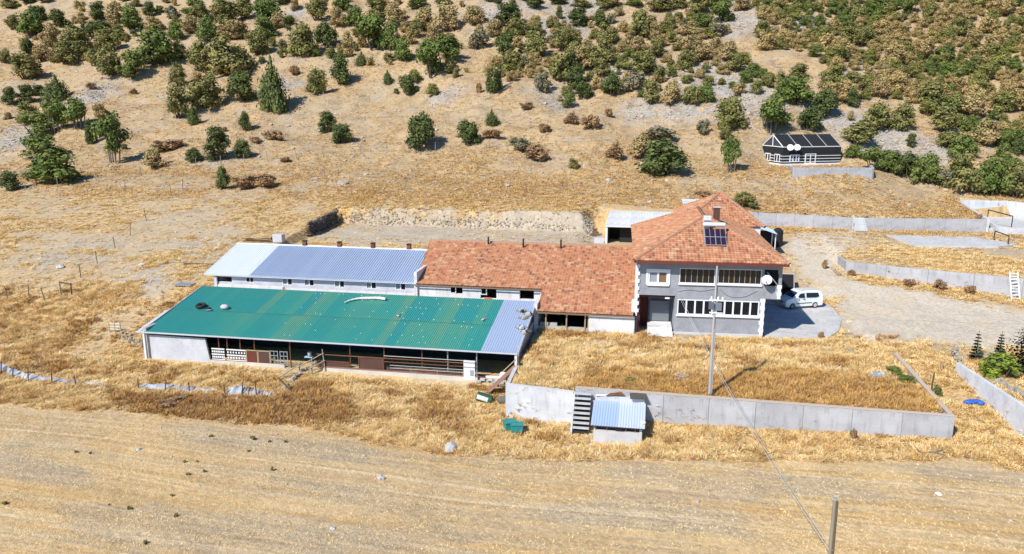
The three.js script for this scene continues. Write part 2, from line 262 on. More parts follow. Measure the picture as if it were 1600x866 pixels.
  const k = 0.98 + 0.3 * (n3 - 0.5) + 0.3 * (n4 - 0.5) + 0.25 * (n2 - 0.5); o[0] *= k; o[1] *= k; o[2] *= k;
}
// one sheet of vertices shared by the pieces of ground; each piece has its own colours
{
  const xs = [], ss = [];
  for (let x = -420; x < -230; x += 12) xs.push(x); for (let x = -230; x < -120; x += 3) xs.push(x); for (let x = -120; x < -64; x += 1) xs.push(x);
  for (let x = -64; x < 50; x += 0.4) xs.push(x); for (let x = 50; x < 110; x += 2) xs.push(x); for (let x = 110; x <= 330; x += 11) xs.push(x);
  for (let s = -120; s < 18; s += 6) ss.push(s); for (let s = 18; s < 46; s += 0.7) ss.push(s); for (let s = 46; s < 117; s += 0.36) ss.push(s); for (let s = 117; s < 160; s += 0.9) ss.push(s);
  for (let s = 160; s < 240; s += 1.8) ss.push(s); for (let s = 240; s <= 430; s += 9) ss.push(s);
  const nx = xs.length, ns = ss.length, H = new Float32Array(nx * ns);
  for (let j = 0; j < ns; j++) for (let i = 0; i < nx; i++) H[j * nx + i] = terrain(xs[i], -ss[j]);
  const zones = [
    { name: 'field', label: 'pale harvested stubble field across the foreground', box: [-58, 16, 34, 58], size: [2048, 1024], idx: [] },
    { name: 'farmyard_ground', label: 'dry straw-coloured grass and bare soil around the farm buildings', box: [-118, 42, 56, 122], size: [2048, 1100], idx: [] },
    { name: 'hillside', label: 'dry stony hillside rising behind the farm', box: [-230, 112, 114, 246], size: [2048, 1150], idx: [] },
    { name: 'driveway', label: 'pale gravel driveway running from the right edge up past the house', box: [6, 62, 56, 118], size: [1024, 1024], idx: [] }];
  const dm = (x, s) => s > 64 && s < 116 && x > 8 && polyDist(DRIVE, x, s) < 0;
  for (let j = 0; j < ns - 1; j++) for (let i = 0; i < nx - 1; i++) {
    const x = (xs[i] + xs[i + 1]) / 2, s = (ss[j] + ss[j + 1]) / 2;
    const zi = s < fieldEdge(x) ? 0 : s > 117 ? 2 : dm(x, s) ? 3 : 1;
    const a = j * nx + i, b = a + 1, c = a + nx, d = c + 1; zones[zi].idx.push(a, b, c, b, d, c);
  }
  // shared smooth normals
  const nrm = new Float32Array(nx * ns * 3), v = new THREE.Vector3();
  for (let j = 0; j < ns; j++) for (let i = 0; i < nx; i++) {
    const i0 = Math.max(0, i - 1), i1 = Math.min(nx - 1, i + 1), j0 = Math.max(0, j - 1), j1 = Math.min(ns - 1, j + 1);
    v.set(-(H[j * nx + i1] - H[j * nx + i0]) / (xs[i1] - xs[i0]), 1, (H[j1 * nx + i] - H[j0 * nx + i]) / (ss[j1] - ss[j0])).normalize();
    nrm.set([v.x, v.y, v.z], (j * nx + i) * 3);
  }
  zones.forEach((zo, zi) => {
    const map = new Map(), pos = [], no = [], uv = [], idx = [], [x0, s0, x1, s1] = zo.box, [tw, th] = zo.size;
    for (const k of zo.idx) {
      let q = map.get(k);
      if (q === undefined) { q = map.size; map.set(k, q); const i = k % nx, j = (k - i) / nx; pos.push(xs[i], H[k], -ss[j]); no.push(nrm[3 * k], nrm[3 * k + 1], nrm[3 * k + 2]); uv.push((xs[i] - x0) / (x1 - x0), (ss[j] - s0) / (s1 - s0)); }
      idx.push(q);
    }
    const g = new THREE.BufferGeometry(); g.setAttribute('position', new THREE.Float32BufferAttribute(pos, 3)); g.setAttribute('normal', new THREE.Float32BufferAttribute(no, 3)); g.setAttribute('uv', new THREE.Float32BufferAttribute(uv, 2)); g.setIndex(idx);
    const t = tex(tw, th, (px, py, o) => groundColour(x0 + (px + 0.5) / tw * (x1 - x0), s0 + (py + 0.5) / th * (s1 - s0), o, zi));
    t.wrapS = t.wrapT = zi === 2 ? THREE.MirroredRepeatWrapping : THREE.MirroredRepeatWrapping;
    const b = bumpT.clone(); b.repeat.set((x1 - x0) / 5, (s1 - s0) / 5); b.needsUpdate = true;
    structure(mesh(zo.name, g, new THREE.MeshStandardMaterial({ map: t, roughness: 1, bumpMap: b, bumpScale: zi === 2 ? 0.3 : zi === 3 ? 0.05 : 0.12 })), zo.label);
  });
}
const SLAB = [[10.3, 67.9], [15.6, 68.7], [17.1, 71.2], [18.2, 75], [18.4, 79.5], [17.6, 82.6], [12, 83], [10.3, 83]];
{
  const sh = new THREE.Shape(SLAB.map(([x, s]) => new THREE.Vector2(x, s)));
  const g = new THREE.ExtrudeGeometry(sh, { depth: 0.1, bevelEnabled: false }); g.rotateX(-Math.PI / 2); g.translate(0, -0.03, 0);
  structure(mesh('concrete_slab', boxUV(g), MAT.concreteLight), 'pale concrete parking slab beside the grey house');
  const pad = groundPoly([[1384, 369], [1500, 367], [1590, 383], [1560, 388], [1430, 386]]);
  const g2 = new THREE.ExtrudeGeometry(new THREE.Shape(pad.map(([x, s]) => new THREE.Vector2(x, s))), { depth: 0.3, bevelEnabled: false }); g2.rotateX(-Math.PI / 2); g2.translate(0, terrain(40, -105) - 0.12, 0);
  structure(mesh('concrete_pad', boxUV(g2), MAT.concreteLight), 'pale concrete pad on the right terrace below the enclosure');
}

// ---------------------------------------------------------------- standing dry grass, weeds, stones: masses nobody could count
const BUILT = [[[-1.5, 67.1], [0, 67.4], [10.5, 67.95], [13, 68], [15, 101], [-3, 101]], [[-44.4, 58.3], [-10.2, 58.3], [-10.2, 69], [-1, 67.2], [-1, 84], [-45.4, 84], [-45.4, 71], [-44.4, 69]], SLAB, [[-3.4, 49.3], [0.0, 49.3], [0.0, 52.6], [-5.0, 52.6], [-5.0, 50.9], [-3.4, 50.9]], [[-7.5, 98], [6, 98], [6, 113], [-7.5, 113]]];
function bladeGeo(n, h, spread, w, lean) {              // leaning blades, upper side outward, each one thin triangle
  const p = [];
  for (let i = 0; i < n; i++) {
    const a = rr(0, 6.28), r = spread * Math.sqrt(rnd()), x = Math.cos(a) * r, z = Math.sin(a) * r, b = rr(0, 6.28), hh = h * rr(0.5, 1), L = lean * rr(0.5, 1.3), cx = Math.cos(b), cz = Math.sin(b), ww = w / 2 * rr(0.7, 1.3);
    p.push(x - cz * ww, -0.02, z + cx * ww, x + cx * L, hh, z + cz * L, x + cz * ww, -0.02, z - cx * ww);
  }
  const g = new THREE.BufferGeometry(); g.setAttribute('position', new THREE.Float32BufferAttribute(p, 3)); g.computeVertexNormals();
  if (g.attributes.normal.getY(0) < 0) { for (let k = 0; k < p.length; k += 9) for (let c = 0; c < 3; c++) { const t = p[k + c]; p[k + c] = p[k + 6 + c]; p[k + 6 + c] = t; } g.setAttribute('position', new THREE.Float32BufferAttribute(p, 3)); g.computeVertexNormals(); }
  return g;
}
const scat = (name, label, geo, mat, cap, fill) => {
  const m = new THREE.InstancedMesh(geo, mat, cap); let k = 0; const d = new THREE.Object3D(), c = new THREE.Color();
  fill((x, y, z, sx, sy, col, tilt = 0.12) => { if (k >= cap) return; d.position.set(x, y, z); d.rotation.set(rr(-tilt, tilt), rr(0, 6.28), rr(-tilt, tilt)); d.scale.set(sx, sy, sx); d.updateMatrix(); m.setMatrixAt(k, d.matrix); m.setColorAt(k, c.setRGB(...col)); k++; });
  m.count = k; m.name = name; m.castShadow = m.receiveShadow = true; scene.add(m); stuff(m, label); return m;
};
const leafM = new THREE.MeshStandardMaterial({ color: 0xffffff, roughness: 1, side: THREE.DoubleSide });
const edgeL = (s) => -s * 1.0 - 2, edgeR = (s) => s * 0.46 + 3;   // what the photograph could see
const free = (x, s) => { for (const b of BUILT) if (polyDist(b, x, s) < 0.15) return false; return true; };
const vary = (c, a) => { const k = rr(1 - a, 1 + a); return [c[0] * k, c[1] * k * rr(0.94, 1.06), c[2] * k]; };
scat('dry_grass', 'dry straw-coloured grass standing around the farm and on the lower hillside', bladeGeo(16, 0.24, 0.28, 0.05, 0.3), leafM, 170000, (put) => {
  for (let i = 0; i < 420000; i++) {
    const s = 46 + 74 * Math.pow(rnd(), 1.15), x = rr(edgeL(s), edgeR(s)); if (s < fieldEdge(x) - 0.3) continue;
    const g = grassAt(x, s); const cl = vn(x * 1.3 + 7, s * 1.3); if (rnd() > g * (0.15 + 1.1 * cl * cl) * (1 - sstep(106, 120, s))) continue; if (!free(x, s)) continue;
    const emb = s < 60 ? (polyDist(EMB, x, s) < 0 ? 1 : polyDist(GARDLOW, x, s) < 0.5 ? 2 : polyDist(SCRUB, x, s) < 0 ? 3 : 0) : 0;
    let c = emb === 1 ? pick([G3.orange, G3.brown, G3.deep]) : emb === 2 ? pick([G3.orange, G3.deep, G3.deep]) : emb === 3 ? pick([G3.deep, G3.straw, G3.straw, G3.pale]) : pick([G3.straw, G3.straw, G3.pale, G3.deep]);
    const hgt = (0.35 + 0.75 * g) * (polyDist(GARDEN, x, s) < 0 ? 1.05 : 0.85) * (s > 84 ? 0.75 : 1);
    put(x, terrain(x, -s), -s, rr(0.7, 1.5), hgt * rr(0.5, 1.5) * (0.6 + cl * 0.7), vary(c, 0.25));
  }
});
scat('hill_grass', 'thin dry grass tufts between the bushes on the hillside', bladeGeo(9, 0.24, 0.3, 0.07, 0.28), leafM, 90000, (put) => {
  for (let i = 0; i < 150000; i++) { const s = 108 + 121 * Math.pow(rnd(), 1.5), x = rr(edgeL(s), edgeR(s)); if (rnd() > (grassAt(x, s) * 1.3 + 0.08) * sstep(106, 118, s) || !free(x, s)) continue; put(x, terrain(x, -s), -s, rr(0.8, 1.5), rr(0.5, 1.2), vary(rnd() < 0.3 ? C3.pink : G3.deep, 0.25)); }
});
scat('field_stubble', 'short straw stubble scattered over the harvested field', bladeGeo(6, 0.05, 0.22, 0.03, 0.14), leafM, 110000, (put) => {
  for (let i = 0; i < 90000; i++) { const s = 24 + 33 * Math.pow(rnd(), 1.2), x = rr(edgeL(s), edgeR(s)); if (s > fieldEdge(x) + 0.2) continue; const w = s + 0.04 * x; if (vn(x * 0.16, w * 7) < 0.42 || rnd() > 0.35 + fbm(x * 0.07 + 5, w * 1.1, 2)) continue; put(x, terrain(x, -s), -s, rr(0.7, 1.3), rr(0.5, 1.3), vary(rnd() < 0.5 ? G3.pale : G3.straw, 0.2)); }
});
scat('brown_weeds', 'brown seed-head weeds on the bank and along the walls', bladeGeo(14, 0.5, 0.2, 0.06, 0.26), leafM, 9000, (put) => {
  for (let i = 0; i < 60000; i++) {
    const s = 46 + 24 * rnd(), x = rr(edgeL(s), edgeR(s)); if (s < fieldEdge(x) - 0.2 || !free(x, s)) continue;
    const e = polyDist(EMB, x, s), q = polyDist(SCRUB, x, s), l = polyDist(GARDLOW, x, s), n = fbm(x * 0.5, s * 0.5 + 90, 3);
    const p = e < 0 ? 0.45 : l < 0 ? 0.3 : q < 0 ? sstep(0.58, 0.7, n) * 0.6 : sstep(0.64, 0.72, n) * 0.6; if (rnd() > p) continue;
    put(x, terrain(x, -s), -s, rr(0.7, 1.4), rr(0.4, 1.05), vary(e < 0 ? pick([G3.brown, G3.orange, G3.brown]) : pick([G3.brown, G3.orange]), 0.25), 0.25);
  }
});
const pebble = new THREE.DodecahedronGeometry(0.5, 0); pebble.scale(1, 0.62, 0.85);
scat('loose_stones', 'pale loose stones strewn over the soil, the field bank and the hill', pebble, leafM, 26000, (put) => {
  for (let i = 0; i < 130000; i++) {
    const s = 40 + 190 * Math.pow(rnd(), 1.3), x = rr(edgeL(s), edgeR(s)); const n = fbm(x * 0.25 + 9, s * 0.25, 3); let p = s < fieldEdge(x) ? 0.012 : s < 72 ? 0.08 * n : 0.12 * n;
    if (s > 112) { p = 0.1 * n; for (const [rx, rs, r] of ROCKS) { const d = Math.hypot(x - rx, (s - rs) * 0.7); if (d < r * 1.3) p = Math.max(p, 0.9 * (1 - d / r / 1.4)); } }
    else { for (const [rx, rs, r] of PALE) if (Math.hypot(x - rx, s - rs) < r) p = Math.max(p, 0.25); if (s > 74 && polyDist(YARD, x, s) < 0) p = Math.max(p, 0.15); }
    if (rnd() > p || !free(x, s)) continue; const big = s > 112 ? rr(0.15, 0.6) * (rnd() < 0.08 ? 1.9 : 1) : rr(0.06, 0.22) * (rnd() < 0.06 ? 2 : 1);
    put(x, terrain(x, -s) + big * 0.1, -s, big, big * rr(0.7, 1.1), vary(pick([C3.rock, C3.grey, C3.gravel]), 0.15), 0.5);
  }
});
// ---------------------------------------------------------------- roof coverings
const ribbed = (w, L, ribs, hgt, lift = 0) => {        // a metal sheet lying along +z (length L down the slope), ribs across x, starting at x 0
  const prof = []; const pitch = w / ribs;
  for (let i = 0; i < ribs; i++) { const a = i * pitch; prof.push([a, 0], [a + pitch * 0.58, 0], [a + pitch * 0.68, hgt], [a + pitch * 0.9, hgt]); } prof.push([w, 0]);
  const p = [], id = []; prof.forEach(([x, y]) => p.push(x, y + lift, 0, x, y + lift, L));
  for (let i = 0; i < prof.length - 1; i++) { const a = i * 2; id.push(a, a + 1, a + 2, a + 1, a + 3, a + 2); }
  const g = new THREE.BufferGeometry(); g.setAttribute('position', new THREE.Float32BufferAttribute(p, 3)); g.setIndex(id);
  const n = g.toNonIndexed(); n.computeVertexNormals(); const uv = []; const q = n.attributes.position; for (let i = 0; i < q.count; i++) uv.push(q.getX(i), q.getZ(i)); n.setAttribute('uv', new THREE.Float32BufferAttribute(uv, 2)); return n;
};
const tileGeo = (() => {                               // one interlocking clay tile: a roll and a pan, thick lower edge, laid along +z
  const prof = [[-0.15, 0.012], [-0.09, 0.034], [-0.03, 0.036], [0.02, 0.014], [0.09, 0.006], [0.16, 0.016]]; const p = [], id = [];
  prof.forEach(([x, y]) => p.push(x, y - 0.012, -0.04, x, y + 0.055, 0.36, x, y - 0.015, 0.36));
  for (let i = 0; i < prof.length - 1; i++) { const a = i * 3, b = a + 3; id.push(a, a + 1, b, b, a + 1, b + 1, a + 1, a + 2, b + 1, b + 1, a + 2, b + 2); }
  const g = new THREE.BufferGeometry(); g.setAttribute('position', new THREE.Float32BufferAttribute(p, 3)); g.setIndex(id); const n = g.toNonIndexed(); n.computeVertexNormals(); return n;
})();
const tileM = new THREE.MeshStandardMaterial({ color: 0xffffff, roughness: 0.85, side: THREE.DoubleSide });
const CLAY = [[0.51, 0.238, 0.122], [0.53, 0.258, 0.138], [0.48, 0.212, 0.106], [0.55, 0.305, 0.17], [0.44, 0.175, 0.095], [0.58, 0.37, 0.22], [0.31, 0.135, 0.085]];
// faces: polygons in the parent's space, each listed counter-clockwise seen from above with its first edge along the eave
function tileRoof(parent, faces, wear = 0.3, ties = []) {
  const under = [], spots = [];
  for (const f of faces) {
    const P = f.map((q) => new THREE.Vector3(...q)), e = P[1].clone().sub(P[0]).normalize(), n = new THREE.Vector3();
    n.crossVectors(e, P[P.length - 1].clone().sub(P[0])).normalize(); if (n.y < 0) n.negate();
    const down = new THREE.Vector3().crossVectors(e, n).normalize(); if (down.y > 0) down.negate();
    const px = new THREE.Vector3().crossVectors(n, down).normalize();
    const pts = P.map((q) => [q.clone().sub(P[0]).dot(px), q.clone().sub(P[0]).dot(down)]);
    const shape = new THREE.ShapeGeometry(new THREE.Shape(pts.map(([a, b]) => new THREE.Vector2(a, b))));
    const mat = new THREE.Matrix4().makeBasis(px, down, n.clone()).setPosition(P[0]); shape.applyMatrix4(mat); under.push(shape);
    const a0 = Math.min(...pts.map((q) => q[0])), a1 = Math.max(...pts.map((q) => q[0])), b0 = Math.min(...pts.map((q) => q[1])), b1 = Math.max(...pts.map((q) => q[1]));
    const rot = new THREE.Quaternion().setFromRotationMatrix(new THREE.Matrix4().makeBasis(px, n, down)); const s2 = pts.map(([a, b]) => [a, b]);
    for (let b = b1 - 0.34, r = 0; b > b0 - 0.3; b -= 0.34, r++) for (let a = a0 + 0.15; a < a1; a += 0.3) {
      if (polyDist(s2, a, b + 0.17) > 0.02) continue;
      spots.push([P[0].clone().addScaledVector(px, a).addScaledVector(down, b).addScaledVector(n, 0.03), rot, a, b]);
    }
    boxes.delete(s2);
  }
  mesh('roof_deck', under, MAT.tileUnder, parent);
  const m = new THREE.InstancedMesh(tileGeo, tileM, spots.length), o = new THREE.Object3D(), c = new THREE.Color(), jq = new THREE.Quaternion();
  spots.forEach(([p, q, a, b], i) => {
    o.position.copy(p); o.quaternion.copy(q).multiply(jq.setFromEuler(new THREE.Euler(rr(-0.03, 0.03), rr(-0.03, 0.03), rr(-0.04, 0.04)))); o.scale.setScalar(1); o.updateMatrix(); m.setMatrixAt(i, o.matrix);
    const patch = fbm(a * 0.35 + p.x * 0.1, b * 0.35 + p.z * 0.1, 3); let k = rnd() < wear ? 2 + Math.floor(rnd() * 5) : Math.floor(rnd() * 3);
    if (patch > 0.56 && rnd() < 0.3) k = pick([4, 6, 3, 5]); const v = rr(0.88, 1.12); m.setColorAt(i, c.setRGB(CLAY[k][0] * v, CLAY[k][1] * v, CLAY[k][2] * v));
  });
  m.name = 'roof_tile'; m.castShadow = m.receiveShadow = true; parent.add(m); stuff(m, 'worn orange-red clay roof tiles'); return m;
}
function ridgeCap(parent, a, b) {                       // half-round clay caps along a ridge or hip
  const A = new THREE.Vector3(...a), B = new THREE.Vector3(...b), n = Math.round(A.distanceTo(B) / 0.42), gs = [];
  const q = new THREE.Quaternion().setFromUnitVectors(new THREE.Vector3(0, 1, 0), B.clone().sub(A).normalize());
  for (let i = 0; i < n; i++) { const g = new THREE.CylinderGeometry(0.13, 0.16, 0.46, 7, 1, true); g.applyQuaternion(q); const p = A.clone().lerp(B, (i + 0.5) / n); g.translate(p.x, p.y + 0.04, p.z); gs.push(g); }
  return stuff(mesh('ridge_tile', gs, M(0.5, 0.26, 0.16, 0.9, { map: grainT }), parent));
}
function windowUnit(parent, u0, v0, u1, v1, z, n, opt = {}) {   // frame with n panes standing in the facade plane z, sill below
  const fw = opt.fw ?? 0.09, fm = opt.frame ?? MAT.white, W = u1 - u0, Hh = v1 - v0, cx = (u0 + u1) / 2, cy = (v0 + v1) / 2;
  const gs = [bx(W, fw, 0.14, cx, v1 - fw / 2, z), bx(W, fw, 0.14, cx, v0 + fw / 2, z), bx(fw, Hh - 2 * fw, 0.14, u0 + fw / 2, cy, z), bx(fw, Hh - 2 * fw, 0.14, u1 - fw / 2, cy, z)];
  const w = mesh('window', gs, fm, parent); const mw = opt.mw ?? fw, inner = W - 2 * fw, pw = (inner - (n - 1) * mw) / n;
  for (let i = 1; i < n; i++) mesh('mullion', bx(mw, Hh - 2 * fw, 0.11, u0 + fw + i * pw + (i - 0.5) * mw, cy, z + 0.005), opt.mull ?? fm, w);
  for (let i = 0; i < n; i++) mesh('pane', bx(pw, Hh - 2 * fw, 0.02, u0 + fw + (i + 0.5) * pw + i * mw, cy, z - 0.03), (opt.glass && opt.glass[i]) || MAT.glass, w);
  if (opt.sill) mesh('sill', rb(W + 0.16, 0.13, 0.3, 0.02, cx, v0 - 0.07, z + 0.06), MAT.white, w);
  return w;
}
// a wall in the plane z with rectangular openings, thickness t behind it
function holedWall(u0, v0, u1, v1, z, t, holes) {
  const sh = new THREE.Shape([[u0, v0], [u1, v0], [u1, v1], [u0, v1]].map(([a, b]) => new THREE.Vector2(a, b)));
  for (const [a, b, c, d] of holes) sh.holes.push(new THREE.Path([[a, b], [a, d], [c, d], [c, b]].map(([p, q]) => new THREE.Vector2(p, q))));
  const g = new THREE.ExtrudeGeometry(sh, { depth: t, bevelEnabled: false }); g.translate(0, 0, z - t); return boxUV(g);
}

// ---------------------------------------------------------------- the two-storey grey house
{
  const h = thing('farmhouse', 'grey two-storey farmhouse with orange hipped tile roof', 'house', [-1.1, 0, -67.6], 2.5 * Math.PI / 180);
  const W1 = [0.98, 4.55, 2.75, 5.78], A = [3.72, 4.72, 6.78, 6.08], B = [7.02, 4.78, 10.73, 6.12], Cw = [3.66, 1.86, 6.72, 3.26], D = [7.0, 1.9, 10.7, 3.28];
  mesh('wall', [holedWall(0, 3.54, 12.45, 6.86, 0, 0.25, [W1, A, B, [10.95, 4.62, 12.2, 6.15]]), holedWall(3.43, 0, 11.1, 3.54, 0.03, 0.25, [Cw, D]),
    boxUV(bx(0.25, 6.8, 17.4, 0.125, 3.4, -8.96)), boxUV(bx(0.25, 6.8, 9, 10.97, 3.4, -13.4)), boxUV(bx(0.25, 3.54, 8.6, 10.7, 1.77, -4.7)), boxUV(bx(12.2, 6.75, 0.25, 6.2, 3.38, -17.7)), boxUV(bx(1.5, 0.2, 9, 11.8, 3.5, -4.7)),
    boxUV(bx(0.2, 3.5, 2.4, 3.5, 1.77, -1.43)), boxUV(bx(0.2, 1.1, 9, 12.35, 4.1, -4.7))], MAT.greyWall, h);
  mesh('interior', [bx(10.4, 0.1, 4, 5.6, 3.5, -2.3), bx(10.6, 6.3, 0.1, 5.4, 3.2, -4.4), bx(0.1, 2.9, 4, 6.88, 1.6, -2.3), bx(0.1, 2.7, 4, 6.9, 5, -2.3), bx(1.3, 2.8, 0.1, 11.8, 5, -1.6)], MAT.dark, h);
  const wood = M(0.2, 0.12, 0.06, 0.6), cur = M(0.3, 0.32, 0.36, 0.8);
  windowUnit(h, ...W1, -0.05, 2, { sill: true, fw: 0.16, glass: [cur, wood] });
  mesh('window_surround', [bx(2.1, 0.16, 0.1, 1.87, 5.86, 0.03), bx(0.16, 1.25, 0.1, 0.9, 5.16, 0.03), bx(0.16, 1.25, 0.1, 2.83, 5.16, 0.03)], MAT.white, h);
  windowUnit(h, ...A, -0.05, 6, { sill: true, fw: 0.06, mw: 0.035, mull: MAT.gold }); windowUnit(h, ...B, -0.05, 8, { sill: true, fw: 0.06, mw: 0.035, mull: MAT.gold });
  windowUnit(h, ...Cw, -0.02, 4, { sill: true, fw: 0.09, mw: 0.14 }); windowUnit(h, ...D, -0.02, 5, { sill: true, fw: 0.09, mw: 0.14 });
  // porch under the left bay
  mesh('porch_wall', [bx(0.1, 3.4, 2.3, 0.32, 1.7, -1.25), bx(0.9, 3.4, 0.1, 0.75, 1.7, -2.45), bx(3.1, 0.08, 2.3, 1.85, 3.4, -1.3)], MAT.redBrown, h);
  mesh('porch_wall', [bx(2.2, 3.4, 0.12, 2.3, 1.7, -2.46)], MAT.greyWall, h);
  const dr = mesh('door', bx(1.75, 1.9, 0.08, 2.2, 1.62, -1.9), M(0.17, 0.18, 0.2, 0.6), h); mesh('handle', bx(0.05, 0.2, 0.06, 2.9, 1.55, -1.83), MAT.steel, dr);
  mesh('porch_floor', rb(2.15, 0.62, 2.1, 0.02, 2.2, 0.3, -0.85), MAT.whiteWall, h);
  mesh('step', rb(2.25, 0.36, 0.4, 0.02, 2.2, 0.16, 0.42), MAT.whiteWall, h); mesh('step', rb(2.25, 0.16, 0.36, 0.02, 2.2, 0.06, 0.8), MAT.whiteWall, h);
  mesh('porch_lamp', bx(0.4, 0.12, 0.12, 2.75, 3.28, -0.1), MAT.white, h);
  mesh('plinth', rb(7.75, 0.26, 0.14, 0.02, 7.27, 0.12, 0.09), MAT.concreteLight, h);
  for (let i = 0; i < 10; i++) mesh('corner_stone', rb(i % 2 ? 0.42 : 0.3, 0.33, 0.1, 0.02, 11.0 - (i % 2 ? 0.03 : 0), 0.3 + i * 0.34, 0.06), MAT.white, h);
  for (let i = 0; i < 14; i++) mesh('corner_stone', rb(i % 2 ? 0.4 : 0.26, 0.33, 0.1, 0.02, i % 2 ? 0.06 : 0.0, 1.75 + i * 0.34, 0.06), MAT.white, h);
  for (let i = 0; i < 4; i++) mesh('corner_stone', rb(i % 2 ? 0.4 : 0.28, 0.3, 0.1, 0.02, 12.28, 3.72 + i * 0.31, 0.06), MAT.white, h);
  mesh('balcony_rail', [bar([10.95, 4.68, 0.02], [12.4, 4.68, 0.02], 0.035), bar([12.38, 4.68, 0], [12.38, 4.68, -8], 0.035), bar([11.2, 5.9, -0.1], [12.2, 4.7, -0.1], 0.05), bar([12.38, 4.65, -0.05], [12.38, 6.4, -0.05], 0.05), bar([12.38, 4.65, -5], [12.38, 6.4, -5], 0.05)], MAT.steel, h);
  mesh('downpipe', bar([6.9, 0.1, 0.12], [6.9, 6.35, 0.12], 0.075, 0.075, 8), MAT.black, h);
  for (const g of [new THREE.TubeGeometry(new THREE.CatmullRomCurve3([[3.5, 4, 0.1], [4.6, 4.2, 0.08], [5.6, 4.12, 0.08], [6.8, 4.35, 0.08]].map((p) => new THREE.Vector3(...p))), 20, 0.02, 5), new THREE.TubeGeometry(new THREE.CatmullRomCurve3([[7.2, 4.4, 0.08], [8, 3.75, 0.08], [9.3, 3.72, 0.08], [10.4, 4.3, 0.08]].map((p) => new THREE.Vector3(...p))), 20, 0.02, 5)]) mesh('house_wire', g, MAT.greyPole, h);
  // roof: main hip and the rear hip
  const E0 = 6.85, X0 = -0.3, X1 = 12.75, Z0 = 1.0, Z1 = -18.3, RH = 9.85, RX0 = 6.22, RX1 = 6.23, RZ0 = -5.9, RZ1 = -12.6;
  mesh('fascia', [bx(X1 - X0, 0.22, 0.08, (X0 + X1) / 2, E0 - 0.1, Z0 - 0.02), bx(0.08, 0.22, Z0 - Z1, X0 + 0.02, E0 - 0.1, (Z0 + Z1) / 2), bx(0.08, 0.22, Z0 - Z1, X1 - 0.02, E0 - 0.1, (Z0 + Z1) / 2), bx(X1 - X0 - 0.3, 0.06, Z0 - Z1 - 0.3, (X0 + X1) / 2, E0 - 0.06, (Z0 + Z1) / 2)], MAT.fascia, h);
  const roof = new THREE.Group(); roof.name = 'roof'; h.add(roof);
  const R5 = [5.2, 14.3, -19.5, -33], Q = [10.1, 9.95, -25.6];
  tileRoof(roof, [
    [[X0, E0, Z0], [X1, E0, Z0], [RX1, RH, RZ0], [RX0, RH, RZ0]], [[X1, E0, Z0], [X1, E0, Z1], [RX1, RH, RZ1], [RX1, RH, RZ0]],
    [[X0, E0, Z1], [X0, E0, Z0], [RX0, RH, RZ0], [RX0, RH, RZ1]], [[X1, E0, Z1], [X0, E0, Z1], [RX0, RH, RZ1], [RX1, RH, RZ1]],
    [[R5[0], E0, R5[2]], [R5[1], E0, R5[2]], Q], [[R5[1], E0, R5[2]], [R5[1], E0, R5[3]], Q], [[R5[0], E0, R5[3]], [R5[0], E0, R5[2]], Q], [[R5[1], E0, R5[3]], [R5[0], E0, R5[3]], Q]], 0.3);
  for (const [a, b] of [[[X0, E0, Z0], [RX0, RH, RZ0]], [[X1, E0, Z0], [RX1, RH, RZ0]], [[RX0, RH, RZ0], [RX0, RH, RZ1]], [[X0, E0, Z1], [RX0, RH, RZ1]], [[R5[0], E0, R5[2]], Q], [[R5[1], E0, R5[2]], Q], [[R5[1], E0, R5[3]], Q]]) ridgeCap(roof, a, b);
  mesh('rear_wall', [boxUV(bx(8.2, 6.8, 13, 9.8, 3.4, -26.2))], MAT.whiteWall, h);
  const ch = mesh('chimney', [boxUV(bx(0.55, 1.3, 0.55, 7.5, 9.9, -7.2))], MAT.brown, h); mesh('chimney_cap', bx(0.7, 0.08, 0.7, 7.5, 10.6, -7.2), MAT.concrete, ch);
  mesh('gutter', bar([X1 + 0.06, E0 - 0.02, Z0], [X1 + 0.06, E0 - 0.02, Z1], 0.07), MAT.white, h);

  // what stands on or hangs from the house
  const toWorld = (u, v, w) => h.localToWorld(new THREE.Vector3(u, v, w)); h.updateMatrixWorld(true);
  const solar = thing('solar_water_heater', 'solar water heater with white tank and dark panel on the orange roof', 'solar water heater', toWorld(6.85, 7.8, -1.2), 2.5 * Math.PI / 180);
  const tilt = 0.62, PL = 1.95, py = 0.2 + PL / 2 * Math.sin(tilt), pz = -PL / 2 * Math.cos(tilt), panelM = M(0.03, 0.016, 0.035, 0.25);
  mesh('tank', (() => { const g = new THREE.CapsuleGeometry(0.21, 1.7, 4, 14); g.rotateZ(Math.PI / 2); return g.translate(0, 1.72, -1.95); })(), M(0.6, 0.6, 0.62, 0.4), solar);
  for (const u of [-0.46, 0.46]) { const p = mesh('collector_panel', (() => { const g = new THREE.BoxGeometry(0.9, 0.08, PL); g.rotateX(tilt); return g.translate(u, py, pz); })(), panelM, solar);
    for (const o of [-0.45, 0, 0.45]) mesh('panel_frame', (() => { const g = new THREE.BoxGeometry(0.04, 0.1, PL + 0.03); g.rotateX(tilt); return g.translate(u + o * 0.98, py + 0.015, pz); })(), M(0.25, 0.22, 0.25, 0.5), p); }
  for (const [q, w2] of [[[-0.95, -0.1, 0.05], [-0.95, 1.75, -2.05]], [[0.95, -0.1, 0.05], [0.95, 1.75, -2.05]], [[-0.95, 0.8, -2.1], [-0.95, 1.75, -2.0]], [[0.95, 0.8, -2.1], [0.95, 1.75, -2.0]], [[-1, 0.22, 0.1], [1, 0.22, 0.1]], [[-0.95, 0.22, 0.1], [-0.95, -0.3, 0.3]], [[0.95, 0.22, 0.1], [0.95, -0.3, 0.3]], [[-1, 0.8, -0.75], [1, 0.8, -0.75]]]) mesh('stand_bar', bar(q, w2, 0.028), MAT.steel, solar);
